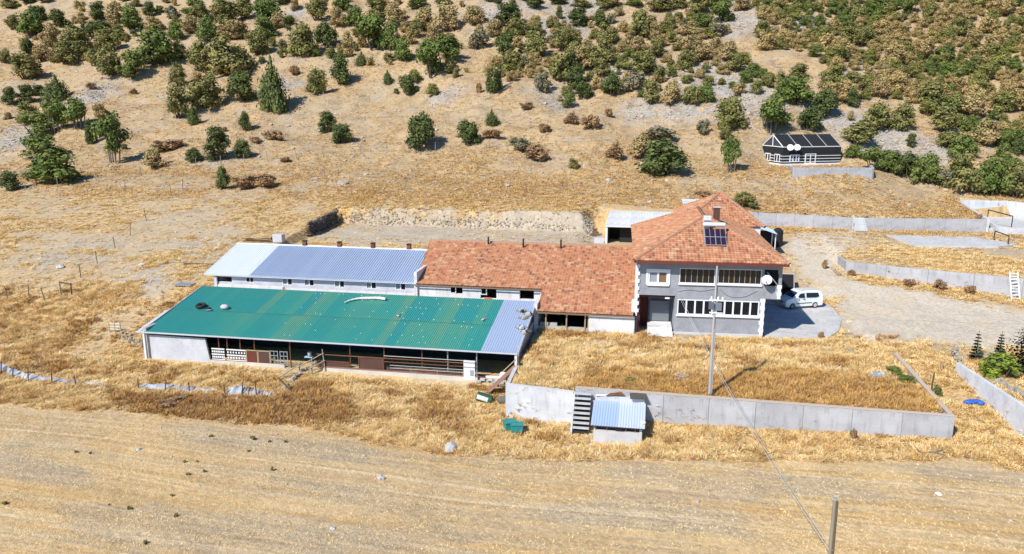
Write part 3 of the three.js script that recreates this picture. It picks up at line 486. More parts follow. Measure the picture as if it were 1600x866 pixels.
  mesh('expansion_tank', rb(0.7, 0.42, 0.45, 0.05, -0.6, 2.25, -2.35), M(0.6, 0.6, 0.62, 0.5), solar); mesh('tank_stand', bx(0.5, 0.9, 0.3, -0.6, 1.6, -2.4), MAT.steel, solar);
  const dishAt = (p, r, yaw, label) => { const d = thing('satellite_dish', label, 'satellite dish', p, yaw, 'satellite dishes');
    const pts = []; for (let i = 0; i <= 8; i++) pts.push(new THREE.Vector2(0.001 + r * i / 8, 0.22 * r * (i / 8) ** 2)); for (let i = 8; i >= 0; i--) pts.push(new THREE.Vector2(0.001 + r * i / 8, 0.22 * r * (i / 8) ** 2 - 0.025));
    const g = new THREE.LatheGeometry(pts, 24); g.rotateX(Math.PI / 2 - 0.45); mesh('reflector', g, MAT.white, d);
    mesh('feed_arm', bar([0, -r * 0.85, 0.1], [0, -0.2 * r, r * 1.05], 0.02), MAT.steel, d); mesh('receiver', bx(0.1, 0.1, 0.16, 0, -0.2 * r, r * 1.05), MAT.dark, d); mesh('bracket', [bar([0, 0, -0.05], [0, -0.1, -0.35], 0.03), bar([0, -0.1, -0.35], [0, -r * 1.3, -0.35], 0.03)], MAT.steel, d); return d; };
  dishAt(toWorld(11.1, 5.35, 0.55), 0.42, -0.25, 'large white satellite dish on the right corner of the grey house');
  globalThis.dishAt = dishAt;
}

// ---------------------------------------------------------------- barn with the long tile roof
const SL = 0.285;                                        // slope of the barn roofs
{
  const b = thing('tiled_barn', 'long low barn with worn orange tile roof joined to the grey house', 'barn', [0, 0, 0]);
  const zf = -66.9, ef = 1.74, zl = -70.8, el = ef + (66.9 - 70.8) * -SL, zr = -80.1, er = ef + 13.2 * SL, x0 = -23.2, x1 = -1.15, xm = -10.0;
  const roof = new THREE.Group(); roof.name = 'roof'; b.add(roof);
  tileRoof(roof, [[[xm, ef, zf], [x1, ef, zf], [x1, er, zr], [x0 - 0.6, er, zr], [x0 + 0.55, el, zl], [xm, el, zl]], [[x1, er, zr], [x0 - 0.6, er, zr], [x0 - 0.6, 3.4, -86], [x1, 3.4, -86]]], 0.26);
  ridgeCap(roof, [x0 - 0.6, er, zr], [x1, er, zr]);
  mesh('wall', [holedWall(x0 + 0.6, 0.4, xm, el - 0.08, zl - 0.35, 0.3, [[-19.3, 1.95, -18.0, 2.68], [-16.2, 1.6, -14.6, 2.68], [-12.3, 1.7, -10.9, 2.68]]), boxUV(bx(4.1, 1.9, 0.3, -3.2, 0.62, zf - 0.35)), boxUV(bx(0.3, 2.4, 14, x1 - 0.2, 1.4, -74.5)), boxUV(bx(0.3, 3, 4.2, xm - 0.1, 0.9, -69)), boxUV(bx(22, 3.6, 0.3, -12, 1.6, -85.7)), boxUV(bx(0.3, 4, 15, x0 + 0.5, 2, -78.4))], MAT.whiteWall, b);
  mesh('wall', boxUV(bx(12, 0.5, 0.1, -16.6, 1.05, zl - 0.28)), MAT.paleStone, b);
  mesh('interior', [bx(20, 3, 0.1, -12, 1.5, -76), bx(20, 0.05, 9, -12, -0.06, -71.5)], MAT.dark, b);
  for (const [a, c] of [[-19.3, -18.0], [-16.2, -14.6]]) mesh('window', [bx(0.08, 0.7, 0.1, a + 0.06, 2.3, zl - 0.4), bx(0.08, 0.7, 0.1, a + 0.6, 2.3, zl - 0.4), bx(0.5, 0.06, 0.1, a + 0.35, 2.0, zl - 0.4)], MAT.white, b);
  for (const x of [-9.2, -7.3, -5.6, -5.3]) mesh('post', bar([x, -0.2, zf - 0.4], [x + 0.04, ef - 0.05, zf - 0.35], 0.08), MAT.paleWood, b);
  mesh('low_wall', [boxUV(bx(4.6, 0.5, 0.25, -7.6, 0.0, zf - 0.55)), boxUV(bx(1.6, 0.8, 0.3, -9, 0.1, zf - 0.9))], MAT.paleStone, b);
  mesh('eave_board', [bx(8.8, 0.14, 0.06, -5.6, ef - 0.1, zf + 0.05), bx(13, 0.12, 0.06, -16.3, el - 0.1, zl + 0.05)], MAT.wood, b);
  for (const [x, z, l] of [[-17.2, zr + 0.5, 0], [-13.3, zr + 1.0, 0], [-9.3, zr + 0.9, 0]]) { const y = er - 0.3; const p = mesh('flue_pipe', bar([x, y - 0.4, z], [x, y + 0.95, z], 0.09, 0.09, 8), MAT.dark, b); mesh('flue_cap', new THREE.ConeGeometry(0.16, 0.14, 8).translate(x, y + 1.05, z), MAT.rust, p); }
}
// ---------------------------------------------------------------- white barn with the blue-grey metal roof
{
  const b = thing('white_barn', 'long white barn with pale blue-grey metal roof and roof vents', 'barn', [0, 0, 0]);
  const zf = -71.3, ef = 2.84, zr = -78.2, er = ef + 6.9 * SL, x0 = -45.8, x1 = -22.9, L = Math.hypot(6.9, er - ef) + 0.1, ang = Math.atan(SL);
  mesh('wall', [holedWall(x0 + 0.9, 0.2, x1 - 0.2, ef - 0.1, zf - 0.45, 0.3, [[-44.6, 1.95, -43.0, 2.5], [-41.4, 2.0, -40.5, 2.55], [-37.3, 1.9, -36.2, 2.62], [-34.9, 1.9, -33.8, 2.62], [-31.6, 1.9, -30.5, 2.62], [-28.2, 1.9, -27.1, 2.62], [-25.1, 1.9, -24.0, 2.62]]),
    boxUV(bx(0.3, 3.2, 13, x0 + 1.05, 1.2, -78)), boxUV(bx(22, 3, 0.3, -34.4, 1.4, -84.6))], MAT.panelWhite, b);
  mesh('interior', [bx(22, 3, 0.1, -34, 1.6, -74.6)], MAT.dark, b);
  for (const [a, c] of [[-37.3, -36.2], [-34.9, -33.8], [-31.6, -30.5], [-28.2, -27.1], [-25.1, -24.0]]) windowUnit(b, a, 1.9, c, 2.62, zf - 0.5, 2, { fw: 0.06, mw: 0.1, glass: [M(0.25, 0.27, 0.24, 0.3), MAT.glass] });
  windowUnit(b, -41.4, 2.0, -40.5, 2.55, zf - 0.5, 2, { fw: 0.05 });
  mesh('plinth', [boxUV(bx(13.6, 0.75, 0.35, -29.6, 1.4, zf + 0.3)), boxUV(bx(7.2, 0.6, 0.5, -40.4, 1.6, zf + 0.35))], MAT.whiteWall, b);
  const greyS = M(0.34, 0.41, 0.56, 0.55, { map: rustTint() }), paleS = M(0.72, 0.75, 0.8, 0.5);
  const sw = 1.02, sheetG = ribbed(sw, L, 4, 0.055); sheetG.rotateX(ang);
  const variants = [0.975, 1, 1.02].map((k) => { const m = greyS.clone(); m.color.multiplyScalar(k); return m; });
  const roof = new THREE.Group(); roof.name = 'roof'; b.add(roof);
  for (let i = 0, x = x0; x < x1 - 0.3; i++, x += sw) { const p = mesh('roof_sheet', sheetG, x < -41 ? paleS : pick(variants), roof); p.position.set(x, er + rr(0, 0.006), zr); if (x < -41 && i === 0) p.userData.label = 'plain pale roof sheet at the barn end'; }
  mesh('back_slope', bx(x1 - x0, 0.06, 7, (x0 + x1) / 2, er - 1.0, zr - 3.4, 0, -ang), greyS, roof);
  mesh('ridge_cap', [bx(x1 - x0, 0.05, 0.34, (x0 + x1) / 2, er + 0.05, zr + 0.13, 0, ang), bx(x1 - x0, 0.05, 0.3, (x0 + x1) / 2, er + 0.05, zr - 0.14, 0, -ang)], paleS, roof);
  mesh('eave_trim', [bx(x1 - x0, 0.16, 0.04, (x0 + x1) / 2, ef - 0.05, zf + 0.02), bx(0.05, 0.2, L, x0 - 0.01, (ef + er) / 2 - 0.05, (zf + zr) / 2, 0, ang)], MAT.white, roof);
  for (const px of [478, 532, 584, 640]) { const x = atZ(px, 388, zr - 0.2).x; const v = mesh('roof_vent', [boxUV(bx(0.42, 0.55, 0.42, x, er + 0.3, zr))], MAT.rust, b); mesh('vent_cap', bx(0.52, 0.05, 0.52, x, er + 0.6, zr), MAT.dark, v); }
}
function rustTint() { const t = tex(512, 512, (x, y, o) => { const run = sstep(0.56, 0.78, tnoise(x, y * 0.12, 512, 20)) * sstep(0.42, 0.6, tnoise(x, y, 512, 4)), g = 0.95 + 0.16 * (tnoise(x, y, 512, 30) - 0.5); o[0] = g * lerp(1, 1.05, run); o[1] = g * lerp(1, 0.82, run * 0.5); o[2] = g * lerp(1, 0.62, run * 0.5); }); t.repeat.set(0.13, 0.13); return t; }

// ---------------------------------------------------------------- open cattle shed with the green roof
{
  const b = thing('cattle_shed', 'open-fronted cattle shed with long green corrugated roof', 'shed', [0, 0, 0]);
  const zf = -58.3, ef = 0.52, zr = -68.2, er = 2.32, x0 = -44.1, x1 = -10.25, xg = -13.3, ang = Math.atan((er - ef) / (zf - zr)), L = Math.hypot(er - ef, zf - zr);
  const y = (z) => ef + (zf - z) * Math.tan(ang);
  const roof = new THREE.Group(); roof.name = 'roof'; b.add(roof);
  const nS = 33, sw = (xg - x0) / nS, la = L * 0.53, up = ribbed(sw + 0.02, la, 5, 0.032), lo = ribbed(sw + 0.02, L - la + 0.25, 5, 0.032); up.rotateX(ang); lo.rotateX(ang);
  const dust = tex(512, 512, (x, y, o) => { const a = sstep(0.45, 0.7, tnoise(x, y * 0.3, 512, 9)), g = 0.95 + 0.2 * (tnoise(x, y, 512, 40) - 0.5); o[0] = g * (0.85 + 0.6 * a); o[1] = g; o[2] = g * (1 - 0.06 * a); }); dust.repeat.set(0.2, 0.2);
  const greens = [[0.045, 0.29, 0.26], [0.05, 0.305, 0.262], [0.062, 0.31, 0.255], [0.08, 0.315, 0.245], [0.11, 0.315, 0.23], [0.042, 0.285, 0.268]].map(([r, g, bl]) => M(r, g, bl, 0.5, { map: dust }));
  for (let i = 0; i < nS; i++) {
    const x = x0 + i * sw, tone = fbm(i * 0.37 + 3, 2.2, 2);
    const k = (t) => clamp(Math.floor((tone - 0.3) * 10 + t + rr(-0.7, 0.7)), 0, 5);
    const u = mesh('roof_sheet', up, greens[i < 9 ? pick([0, 5, 1]) : k(1.2)], roof); u.position.set(x, er, zr);
    const l = mesh('roof_sheet', lo, greens[i < 5 ? pick([0, 5]) : k(0.2)], roof); l.position.set(x, er - (la - 0.25) * Math.sin(ang) - 0.035, zr + (la - 0.25) * Math.cos(ang));
  }
  const gS = ribbed(1.02, L, 5, 0.03); gS.rotateX(ang); const greyM = M(0.36, 0.44, 0.6, 0.55, { map: rustTint() });
  for (let i = 0; i < 3; i++) { const p = mesh('roof_sheet', gS, greyM, roof); p.position.set(xg + i * 1.02, er - 0.004, zr); if (!i) p.userData.label = 'bare blue-grey metal roof sheet at the right end'; }
  mesh('edge_trim', [bx(x1 - x0, 0.13, 0.04, (x0 + x1) / 2, ef - 0.06, zf + 0.03), bx(0.06, 0.22, L, x0 - 0.02, (ef + er) / 2 - 0.03, (zf + zr) / 2, 0, ang), bx(0.5, 0.02, 4.6, x0 - 0.28, y(-60.4) - 0.05, -60.4, 0, ang), bx(0.07, 0.3, L, x1 + 0.05, (ef + er) / 2 - 0.1, (zf + zr) / 2, 0, ang)], MAT.panelWhite, roof);
  const scr = new THREE.CylinderGeometry(0.035, 0.045, 0.03, 6), im = new THREE.InstancedMesh(scr, MAT.white, 700), d = new THREE.Object3D(); let k = 0;
  for (let i = 13; i < nS - 1; i++) for (let j = 0; j < 9; j++) { if (rnd() < 0.25) continue; for (const o of [0.2, 0.75]) { const z = zr + 0.5 + j * 1.08 + rr(-0.06, 0.06); d.position.set(x0 + (i + o) * sw + rr(-0.02, 0.02), y(z) + 0.05, z); d.rotation.x = ang; d.updateMatrix(); if (k < 700 && rnd() < 0.32) im.setMatrixAt(k++, d.matrix); } }
  im.count = k; im.name = 'roof_screw'; roof.add(im); stuff(im, 'white roofing screws');
  mesh('purlin', [0, 1, 2, 3, 4, 5].map((i) => bx(x1 - x0 - 0.2, 0.14, 0.08, (x0 + x1) / 2, y(zf - 0.2 - i * 1.9) - 0.12, zf - 0.2 - i * 1.9)), MAT.wood, roof);
  // walls
  mesh('wall', [boxUV(bx(0.3, 3.4, 9.6, x0 + 0.2, -0.9, (zf + zr) / 2)), boxUV(bx(x1 - x0, 4.6, 0.3, (x0 + x1) / 2, -0.25, zr - 0.05)), boxUV(bx(0.3, 3.3, 8.8, x1 - 0.2, -0.9, (zf + zr) / 2 - 0.5))], MAT.paleStone, b);
  const zw = -58.75, fx = (px) => atZ(px, 575, zw).x;
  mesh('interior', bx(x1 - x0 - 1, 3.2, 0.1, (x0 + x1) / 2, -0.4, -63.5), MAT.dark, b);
  mesh('front_panel', [boxUV((() => { const sh = new THREE.Shape([[fx(234), -2.35], [fx(331), -2.3], [fx(325), 0.08], [fx(234), 0.14]].map(([a, c]) => new THREE.Vector2(a, c))); const g = new THREE.ExtrudeGeometry(sh, { depth: 0.2, bevelEnabled: false }); return g.translate(0, 0, zw - 0.1); })())], MAT.panelWhite, b).userData.label = 'plain whitish front panel at the left end';
  mesh('post', bx(0.16, 2.9, 0.16, x0 + 0.12, -0.9, zf - 0.1), MAT.white, b);
  const gf = (x) => terrain(x, -57.9);
  mesh('plinth', [boxUV(rb(fx(446) - fx(331), 0.75, 0.35, 0.03, (fx(331) + fx(446)) / 2, -2.2, zw)), boxUV(rb(fx(747) - fx(505), 0.8, 0.35, 0.03, (fx(505) + fx(747)) / 2, -2.2, zw))], MAT.plinth, b);
  for (const px of [345, 358, 378, 400, 455, 548, 601, 660, 700, 745]) mesh('post', bar([fx(px), -2.2, zw], [fx(px), y(zw) - 0.1, zw], 0.055), px > 690 ? MAT.steel : MAT.rust, b);
  // white balustrade panels
  for (const [a, c] of [[334, 354], [357, 387]]) { const X0 = fx(a), X1 = fx(c), gs = []; for (const v of [-1.78, -1.3, -0.8]) gs.push(bx(X1 - X0, 0.1, 0.06, (X0 + X1) / 2, v, zw + 0.1)); for (let i = 0; i < 7; i++) for (const v of [-1.54, -1.05]) gs.push(bx(0.12, 0.16, 0.05, lerp(X0, X1, (i + 0.5) / 7), v, zw + 0.1)); mesh('balustrade', gs, MAT.white, b); }
  for (const [a, c, m] of [[388, 405, MAT.redBrown], [406, 424, MAT.brown], [562, 600, MAT.brown], [499, 546, MAT.brown]]) { const X0 = fx(a), X1 = fx(c), t = a > 490 && a < 560 ? -1.3 : -0.75, bt = -1.85, p = mesh('feed_gate', bx(X1 - X0, t - bt, 0.06, (X0 + X1) / 2, (t + bt) / 2, zw + 0.08), m, b);
    mesh('gate_frame', [bx(0.08, t - bt + 0.1, 0.1, X0, (t + bt) / 2, zw + 0.1), bx(0.08, t - bt + 0.1, 0.1, X1, (t + bt) / 2, zw + 0.1), bx(X1 - X0, 0.08, 0.1, (X0 + X1) / 2, t, zw + 0.1)], a < 430 ? MAT.paleWood : MAT.rust, p); }
  for (const [a, c] of [[425, 436], [440, 451]]) { const X0 = fx(a), X1 = fx(c); mesh('mesh_gate', [bx(0.05, 1.3, 0.05, X0, -1.3, zw + 0.1), bx(0.05, 1.3, 0.05, X1, -1.3, zw + 0.1), ...[-0.7, -1.1, -1.5, -1.9].map((v) => bx(X1 - X0, 0.05, 0.04, (X0 + X1) / 2, v, zw + 0.1)), bx(0.04, 1.2, 0.04, (X0 + X1) / 2, -1.3, zw + 0.1)], MAT.steel, b); }
  const rail = (a, c, v, m = MAT.rust, r = 0.05) => mesh('rail', bar([fx(a), v, zw + 0.12], [fx(c), v, zw + 0.12], r), m, b);
  rail(497, 745, -0.72); rail(497, 660, -1.78); rail(601, 745, -1.02, MAT.rust, 0.04); rail(601, 745, -0.5, MAT.steel, 0.03); rail(497, 760, -1.85, MAT.redBrown, 0.07); rail(331, 446, -1.83, MAT.rust, 0.05); rail(610, 725, -1.3, MAT.steel, 0.025); rail(610, 725, -1.55, MAT.steel, 0.025);
  for (const [p, q] of [[604, 640], [642, 682], [684, 722]]) mesh('low_board', bx(fx(q) - fx(p), 0.34, 0.05, (fx(p) + fx(q)) / 2, -1.68, zw + 0.04), pick([MAT.rust, MAT.brown]), b);
  mesh('feed_trough', boxUV(bx(fx(725) - fx(500), 0.35, 0.6, (fx(725) + fx(500)) / 2, -1.95, zw - 0.6)), MAT.paleWood, b);
  const wd = mesh('white_door', bx(0.95, 1.7, 0.07, (fx(726) + fx(742)) / 2, -1.3, zw + 0.16), MAT.white, b); mesh('door_bar', [bx(0.95, 0.08, 0.04, (fx(726) + fx(742)) / 2, -1.0, zw + 0.22), bx(0.95, 0.08, 0.04, (fx(726) + fx(742)) / 2, -0.6, zw + 0.22), bx(0.3, 0.5, 0.03, (fx(734) + fx(742)) / 2, -1.5, zw + 0.21)], MAT.steel, wd);
  mesh('corner_post', bx(0.2, 3, 0.2, x1 - 0.15, -1, zf - 0.15), MAT.whiteWall, b);
}
// ---------------------------------------------------------------- concrete walls
// a wall following ground points [x, s]; top heights given at each point; foot goes below the ground
function wallRun(pts, tops, t, foot, panelLen) {
  const panels = [];
  for (let i = 0; i < pts.length - 1; i++) {
    const [x0, s0] = pts[i], [x1, s1] = pts[i + 1], L = Math.hypot(x1 - x0, s1 - s0), n = Math.max(1, Math.round(L / panelLen));
    const nx = (s1 - s0) / L * t / 2, nz = (x1 - x0) / L * t / 2;
    for (let k = 0; k < n; k++) {
      const A = k / n, B = (k + 1) / n - 0.012 / L * 2, P = (q, side, h) => [lerp(x0, x1, q) + side * nx, h, -lerp(s0, s1, q) + side * nz];
      const ta = lerp(tops[i], tops[i + 1], A), tb = lerp(tops[i], tops[i + 1], B), f = foot;
      const v = [P(A, 1, f), P(B, 1, f), P(B, 1, tb), P(A, 1, ta), P(A, -1, f), P(B, -1, f), P(B, -1, tb), P(A, -1, ta)];
      const q = [[0, 1, 2, 3], [5, 4, 7, 6], [3, 2, 6, 7], [1, 5, 6, 2], [4, 0, 3, 7]], pos = [];
      for (const [a, b, c, d] of q) for (const e of [a, b, c, a, c, d]) pos.push(...v[e]);
      const g = new THREE.BufferGeometry(); g.setAttribute('position', new THREE.Float32BufferAttribute(pos, 3)); g.computeVertexNormals(); panels.push(boxUV(g));
    }
  }
  return panels;
}
const concV = [1, 0.88, 1.07, 0.95, 0.91].map((k) => { const m = MAT.concrete.clone(); m.color.setRGB(0.5 * k, 0.5 * k, 0.53 * k); return m; });
const concL = [1, 0.95, 1.03].map((k) => { const m = MAT.concreteLight.clone(); m.color.setRGB(0.62 * k, 0.63 * k, 0.66 * k); return m; });
function wallThing(name, label, cat, runs, mats, capM) {
  const w = thing(name, label, cat);
  for (const [pts, tops, t, foot, len] of runs) { wallRun(pts, tops, t, foot, len).forEach((g) => mesh('wall_panel', g, pick(mats), w));
    if (capM) for (let i = 0; i < pts.length - 1; i++) mesh('coping', plankBar([pts[i][0], tops[i] + 0.02, -pts[i][1]], [pts[i + 1][0], tops[i + 1] + 0.02, -pts[i + 1][1]], t + 0.05, 0.05), capM, w); }
  return w;
}
const cap = M(0.62, 0.5, 0.4, 0.9, { map: grainT });
const gw = wallThing('garden_wall', 'long pale concrete retaining wall in front of the dry garden', 'wall', [
  [[[-4.95, 52.62], [20.25, 52.15]], [0.12, 0.05], 0.3, -3.2, 3.2], [[[20.12, 52.0], [20.2, 65.2]], [0.04, 0.12], 0.28, -2.5, 3.3]], concV, cap);
wallThing('garden_wall', 'short whitish concrete wall left of the outdoor steps', 'wall', [[[[-10.0, 52.75], [-5.05, 52.4]], [0.02, -0.12], 0.3, -3.4, 4.6], [[[-10.0, 52.6], [-10.02, 56.6]], [0.02, 0.1], 0.28, -3.4, 4]], concL);
wallThing('terrace_wall', 'long pale concrete retaining wall below the right terrace', 'wall', [[[[22.4, 92.2], [30, 88.8], [38, 85.4], [47, 81.6], [58, 77]], [2.42, 2.5, 2.62, 2.75, 2.9], 0.3, -1, 4.4], [[[22.35, 92.1], [22.2, 95.5]], [2.42, 2.45], 0.3, -0.5, 4]], concV, null);
wallThing('rear_wall', 'grey concrete retaining wall behind the house and upper drive', 'wall', [[[[12.5, 114.4], [27.6, 113.6]], [4.95, 4.6], 0.3, 1.5, 2.6], [[[29.3, 113.6], [45, 114]], [4.6, 4.75], 0.3, 1.5, 2.6]], concV, null);
{ const a = [24.95, 53], b = [24.1, 62.7]; wallThing('plot_wall', 'bright white retaining wall beside the spruces at right edge', 'wall', [[[[25.6, 44], a, b], [0.62, 0.62, 0.42], 0.26, -3, 5]], [M(0.72, 0.73, 0.76, 0.85, { map: grainT })], null); }

// ---------------------------------------------------------------- steps
{
  const t = thing('garden_stairs', 'narrow concrete steps beside the small hut down from garden', 'stairs', [-4.35, 0, -52.2]);
  for (let i = 0; i < 8; i++) mesh('tread', rb(1.15, 0.09, 0.26, 0.015, 0, -0.14 - i * 0.29, 0.1 + i * 0.2), MAT.concrete, t);
  mesh('soffit', plankBar([0, -0.42, 0.0], [0, -2.6, 1.5], 1.0, 0.05), MAT.dark, t);
  mesh('stringer', (() => { const s = new THREE.Shape([[-0.2, 0], [-0.2, -2.5], [1.75, -2.5], [1.75, -2.3]].map(([x, y]) => new THREE.Vector2(-x, y))); const g = new THREE.ExtrudeGeometry(s, { depth: 0.12, bevelEnabled: false }); g.rotateY(Math.PI / 2); return boxUV(g.translate(-0.72, -0.1, 0)); })(), MAT.concrete, t);
  const p = ground(1338, 356), u = thing('yard_steps', 'short flight of concrete steps through the grey rear wall', 'stairs', [28.45, 3.0, -113.3]);
  for (let i = 0; i < 6; i++) mesh('step', rb(1.8, 0.26, 0.5, 0.02, 0, 0.12 + i * 0.26, 1.4 - i * 0.4), MAT.concreteLight, u);
  mesh('stair_side', [boxUV(bx(0.15, 1.6, 1.6, -0.98, 0.5, 0.3)), boxUV(bx(0.15, 1.6, 1.6, 0.98, 0.5, 0.3))][0], MAT.concrete, u);
  const l = thing('wall_ladder', 'white ladder-like concrete steps leaning on the terrace wall', 'ladder', atZ(1577, 466, -86.0));
  l.position.y = terrain(l.position.x, l.position.z + 1.3);
  const top = atZ(1577, 427, -85.8).y - l.position.y + 0.15; for (const x of [-0.38, 0.38]) mesh('rail', bar([x, 0, 1.5], [x, top, 0.15], 0.07, 0.07, 6), MAT.white, l); for (let i = 0; i < 9; i++) mesh('rung', bx(0.8, 0.06, 0.12, 0, top * (i + 0.5) / 9, 1.5 - 1.35 * (i + 0.5) / 9), MAT.white, l);
}
// ---------------------------------------------------------------- small hut by the garden wall
{
  const t = thing('small_hut', 'small low hut with blue-grey metal roof against the concrete wall', 'hut', [-1.72, 0, -50.6]);
  const gr = -2.45, zf = 1.05, zb = -1.35, yf = -1.3, yb = -0.66, ang = Math.atan((yb - yf) / (zf - zb));
  mesh('wall', [boxUV(bx(3.3, 1.32, 0.18, 0, gr + 0.06, zf - 0.1)), boxUV(bx(0.18, 1.7, 2.1, -1.56, gr + 0.3, -0.1)), boxUV(bx(0.18, 1.7, 2.1, 1.56, gr + 0.3, -0.1))], M(0.6, 0.59, 0.6, 0.9, { map: stainT }), t);
  mesh('rear_ledge', boxUV(bx(3.5, 2.3, 0.3, 0, -1.32, zb - 0.26)), MAT.concreteLight, t);
  mesh('opening', [bx(3.3, 0.5, 0.05, 0, yf - 0.2, zf - 0.16)], MAT.dark, t);
  for (const x of [-1.5, -0.75, 0.55, 1.2]) mesh('post', bx(0.08, 0.5, 0.08, x, yf - 0.15, zf - 0.08), MAT.wood, t);
  mesh('hatch', bx(0.55, 0.3, 0.06, 0.1, yf - 0.2, zf), MAT.black, t);
  const roof = new THREE.Group(); roof.name = 'roof'; t.add(roof); const L = Math.hypot(2.75, (yb - yf) * 1.12), g = ribbed(0.92, L, 5, 0.03); g.rotateX(ang);
  const ms = [M(0.36, 0.46, 0.66, 0.5), M(0.5, 0.56, 0.68, 0.5)];
  for (let i = 0; i < 4; i++) { const p = mesh('roof_sheet', g, ms[i < 2 ? 0 : i === 2 ? 1 : 1], roof); p.position.set(-1.84 + i * 0.92, yb + 0.1, zb - 0.1); }
  mesh('eave_plank', bx(3.6, 0.1, 0.08, 0, yf - 0.04, zf + 0.12), MAT.wood, roof);
  tag(mesh('white_stone', (() => { const q = new THREE.DodecahedronGeometry(0.17, 1); q.scale(1.2, 0.7, 1); return q.translate(-1.72 + 1.7, yf + 0.25, -50.6 + 0.75); })(), MAT.white), 'white stone weighing down the right eave of the small hut', 'stone');
  tag(mesh('dark_board', bx(1.15, 0.06, 0.62, -0.45, -0.02, -52.05, 0.1, 0.3), M(0.1, 0.085, 0.075, 0.9, { map: grainT })), 'dark board lying behind the small hut roof against the wall', 'board');
  const bundle = thing('rusty_bars', 'rusty bars lying on the wall side of the small hut', 'metal bars', [-2.1, -0.12, -52.15]);
  for (let i = 0; i < 5; i++) mesh('bar', bar([-0.6 + i * 0.06, 0.02 * i, 0.16 - i * 0.05], [0.7 - i * 0.05, 0.12 + i * 0.03, 0.1 - i * 0.04], 0.035), MAT.rust, bundle);
  const leg = thing('white_plank', 'white plank lying behind the small hut beside rusty bars', 'plank', [-3.0, -0.14, -52.1]); mesh('board', bx(0.9, 0.05, 0.2, 0, 0, 0, 0.2), MAT.white, leg);
}
// ---------------------------------------------------------------- poles and wire
{
  const p = thing('utility_pole', 'pale concrete utility pole standing behind the garden wall', 'utility pole', [4.55, terrain(4.55, -53.3), -53.3]);
  mesh('shaft', [(() => { const g = new THREE.CylinderGeometry(0.085, 0.15, 9.5, 4, 1); g.rotateY(Math.PI / 4); return g.translate(0, 4.7, 0); })()], M(0.5, 0.46, 0.45, 0.9, { map: grainT }), p);
  mesh('meter_box', rb(0.42, 0.55, 0.3, 0.03, 0.25, 6.6, 0.12), M(0.16, 0.18, 0.22, 0.6), p); mesh('meter_box', rb(0.36, 0.5, 0.3, 0.03, -0.24, 6.65, 0.12), M(0.1, 0.12, 0.16, 0.6), p); 
  mesh('bracket', bx(1.0, 0.08, 0.1, 0.1, 7.05, 0.1), MAT.white, p); mesh('bracket', bx(0.9, 0.08, 0.1, 0.1, 6.15, 0.1), MAT.white, p);
  for (const x of [-0.25, 0.2, 0.5]) mesh('insulator', new THREE.CylinderGeometry(0.06, 0.08, 0.2, 8).translate(x, 7.2, 0.1), MAT.white, p);
  mesh('conduit', bar([0.14, 0, 0.16], [0.1, 5, 0.14], 0.035), MAT.steel, p);
  const top = atZ(1305, 781, -29.5), g2 = new THREE.Vector3(top.x + 0.05, terrain(top.x, -29.5), -29.5);
  const q = thing('wooden_pole', 'weathered wooden pole at the bottom edge of the field', 'utility pole', g2);
  const H = top.y - g2.y; mesh('shaft', bar([0, -0.2, 0], [-0.05, H, 0], 0.105, 0.075, 9), M(0.3, 0.25, 0.18, 0.95, { map: grainT }), q); mesh('brace', bar([0.14, -0.1, 0.04], [0.04, H - 0.05, 0.05], 0.045, 0.04, 6), M(0.12, 0.09, 0.06, 0.95), q);
  mesh('pole_cap', new THREE.CylinderGeometry(0.09, 0.095, 0.06, 9).translate(-0.05, H + 0.03, 0), MAT.steel, q);
  const w = thing('overhead_wire', 'pale twin overhead wire running from house wall to wooden pole', 'wire'); const a = new THREE.Vector3(2.45, 4.0, -67.5), e = atZ(1296, 860, -29.4);
  for (const o of [0, 0.14]) { const pts = []; for (let i = 0; i <= 24; i++) { const t = i / 24, v = a.clone().lerp(e, t); v.y -= 4 * t * (1 - t) * 0.75; v.x += o; pts.push(v); } mesh('wire_strand', new THREE.TubeGeometry(new THREE.CatmullRomCurve3(pts), 48, 0.014, 5), MAT.wire, w); }
}
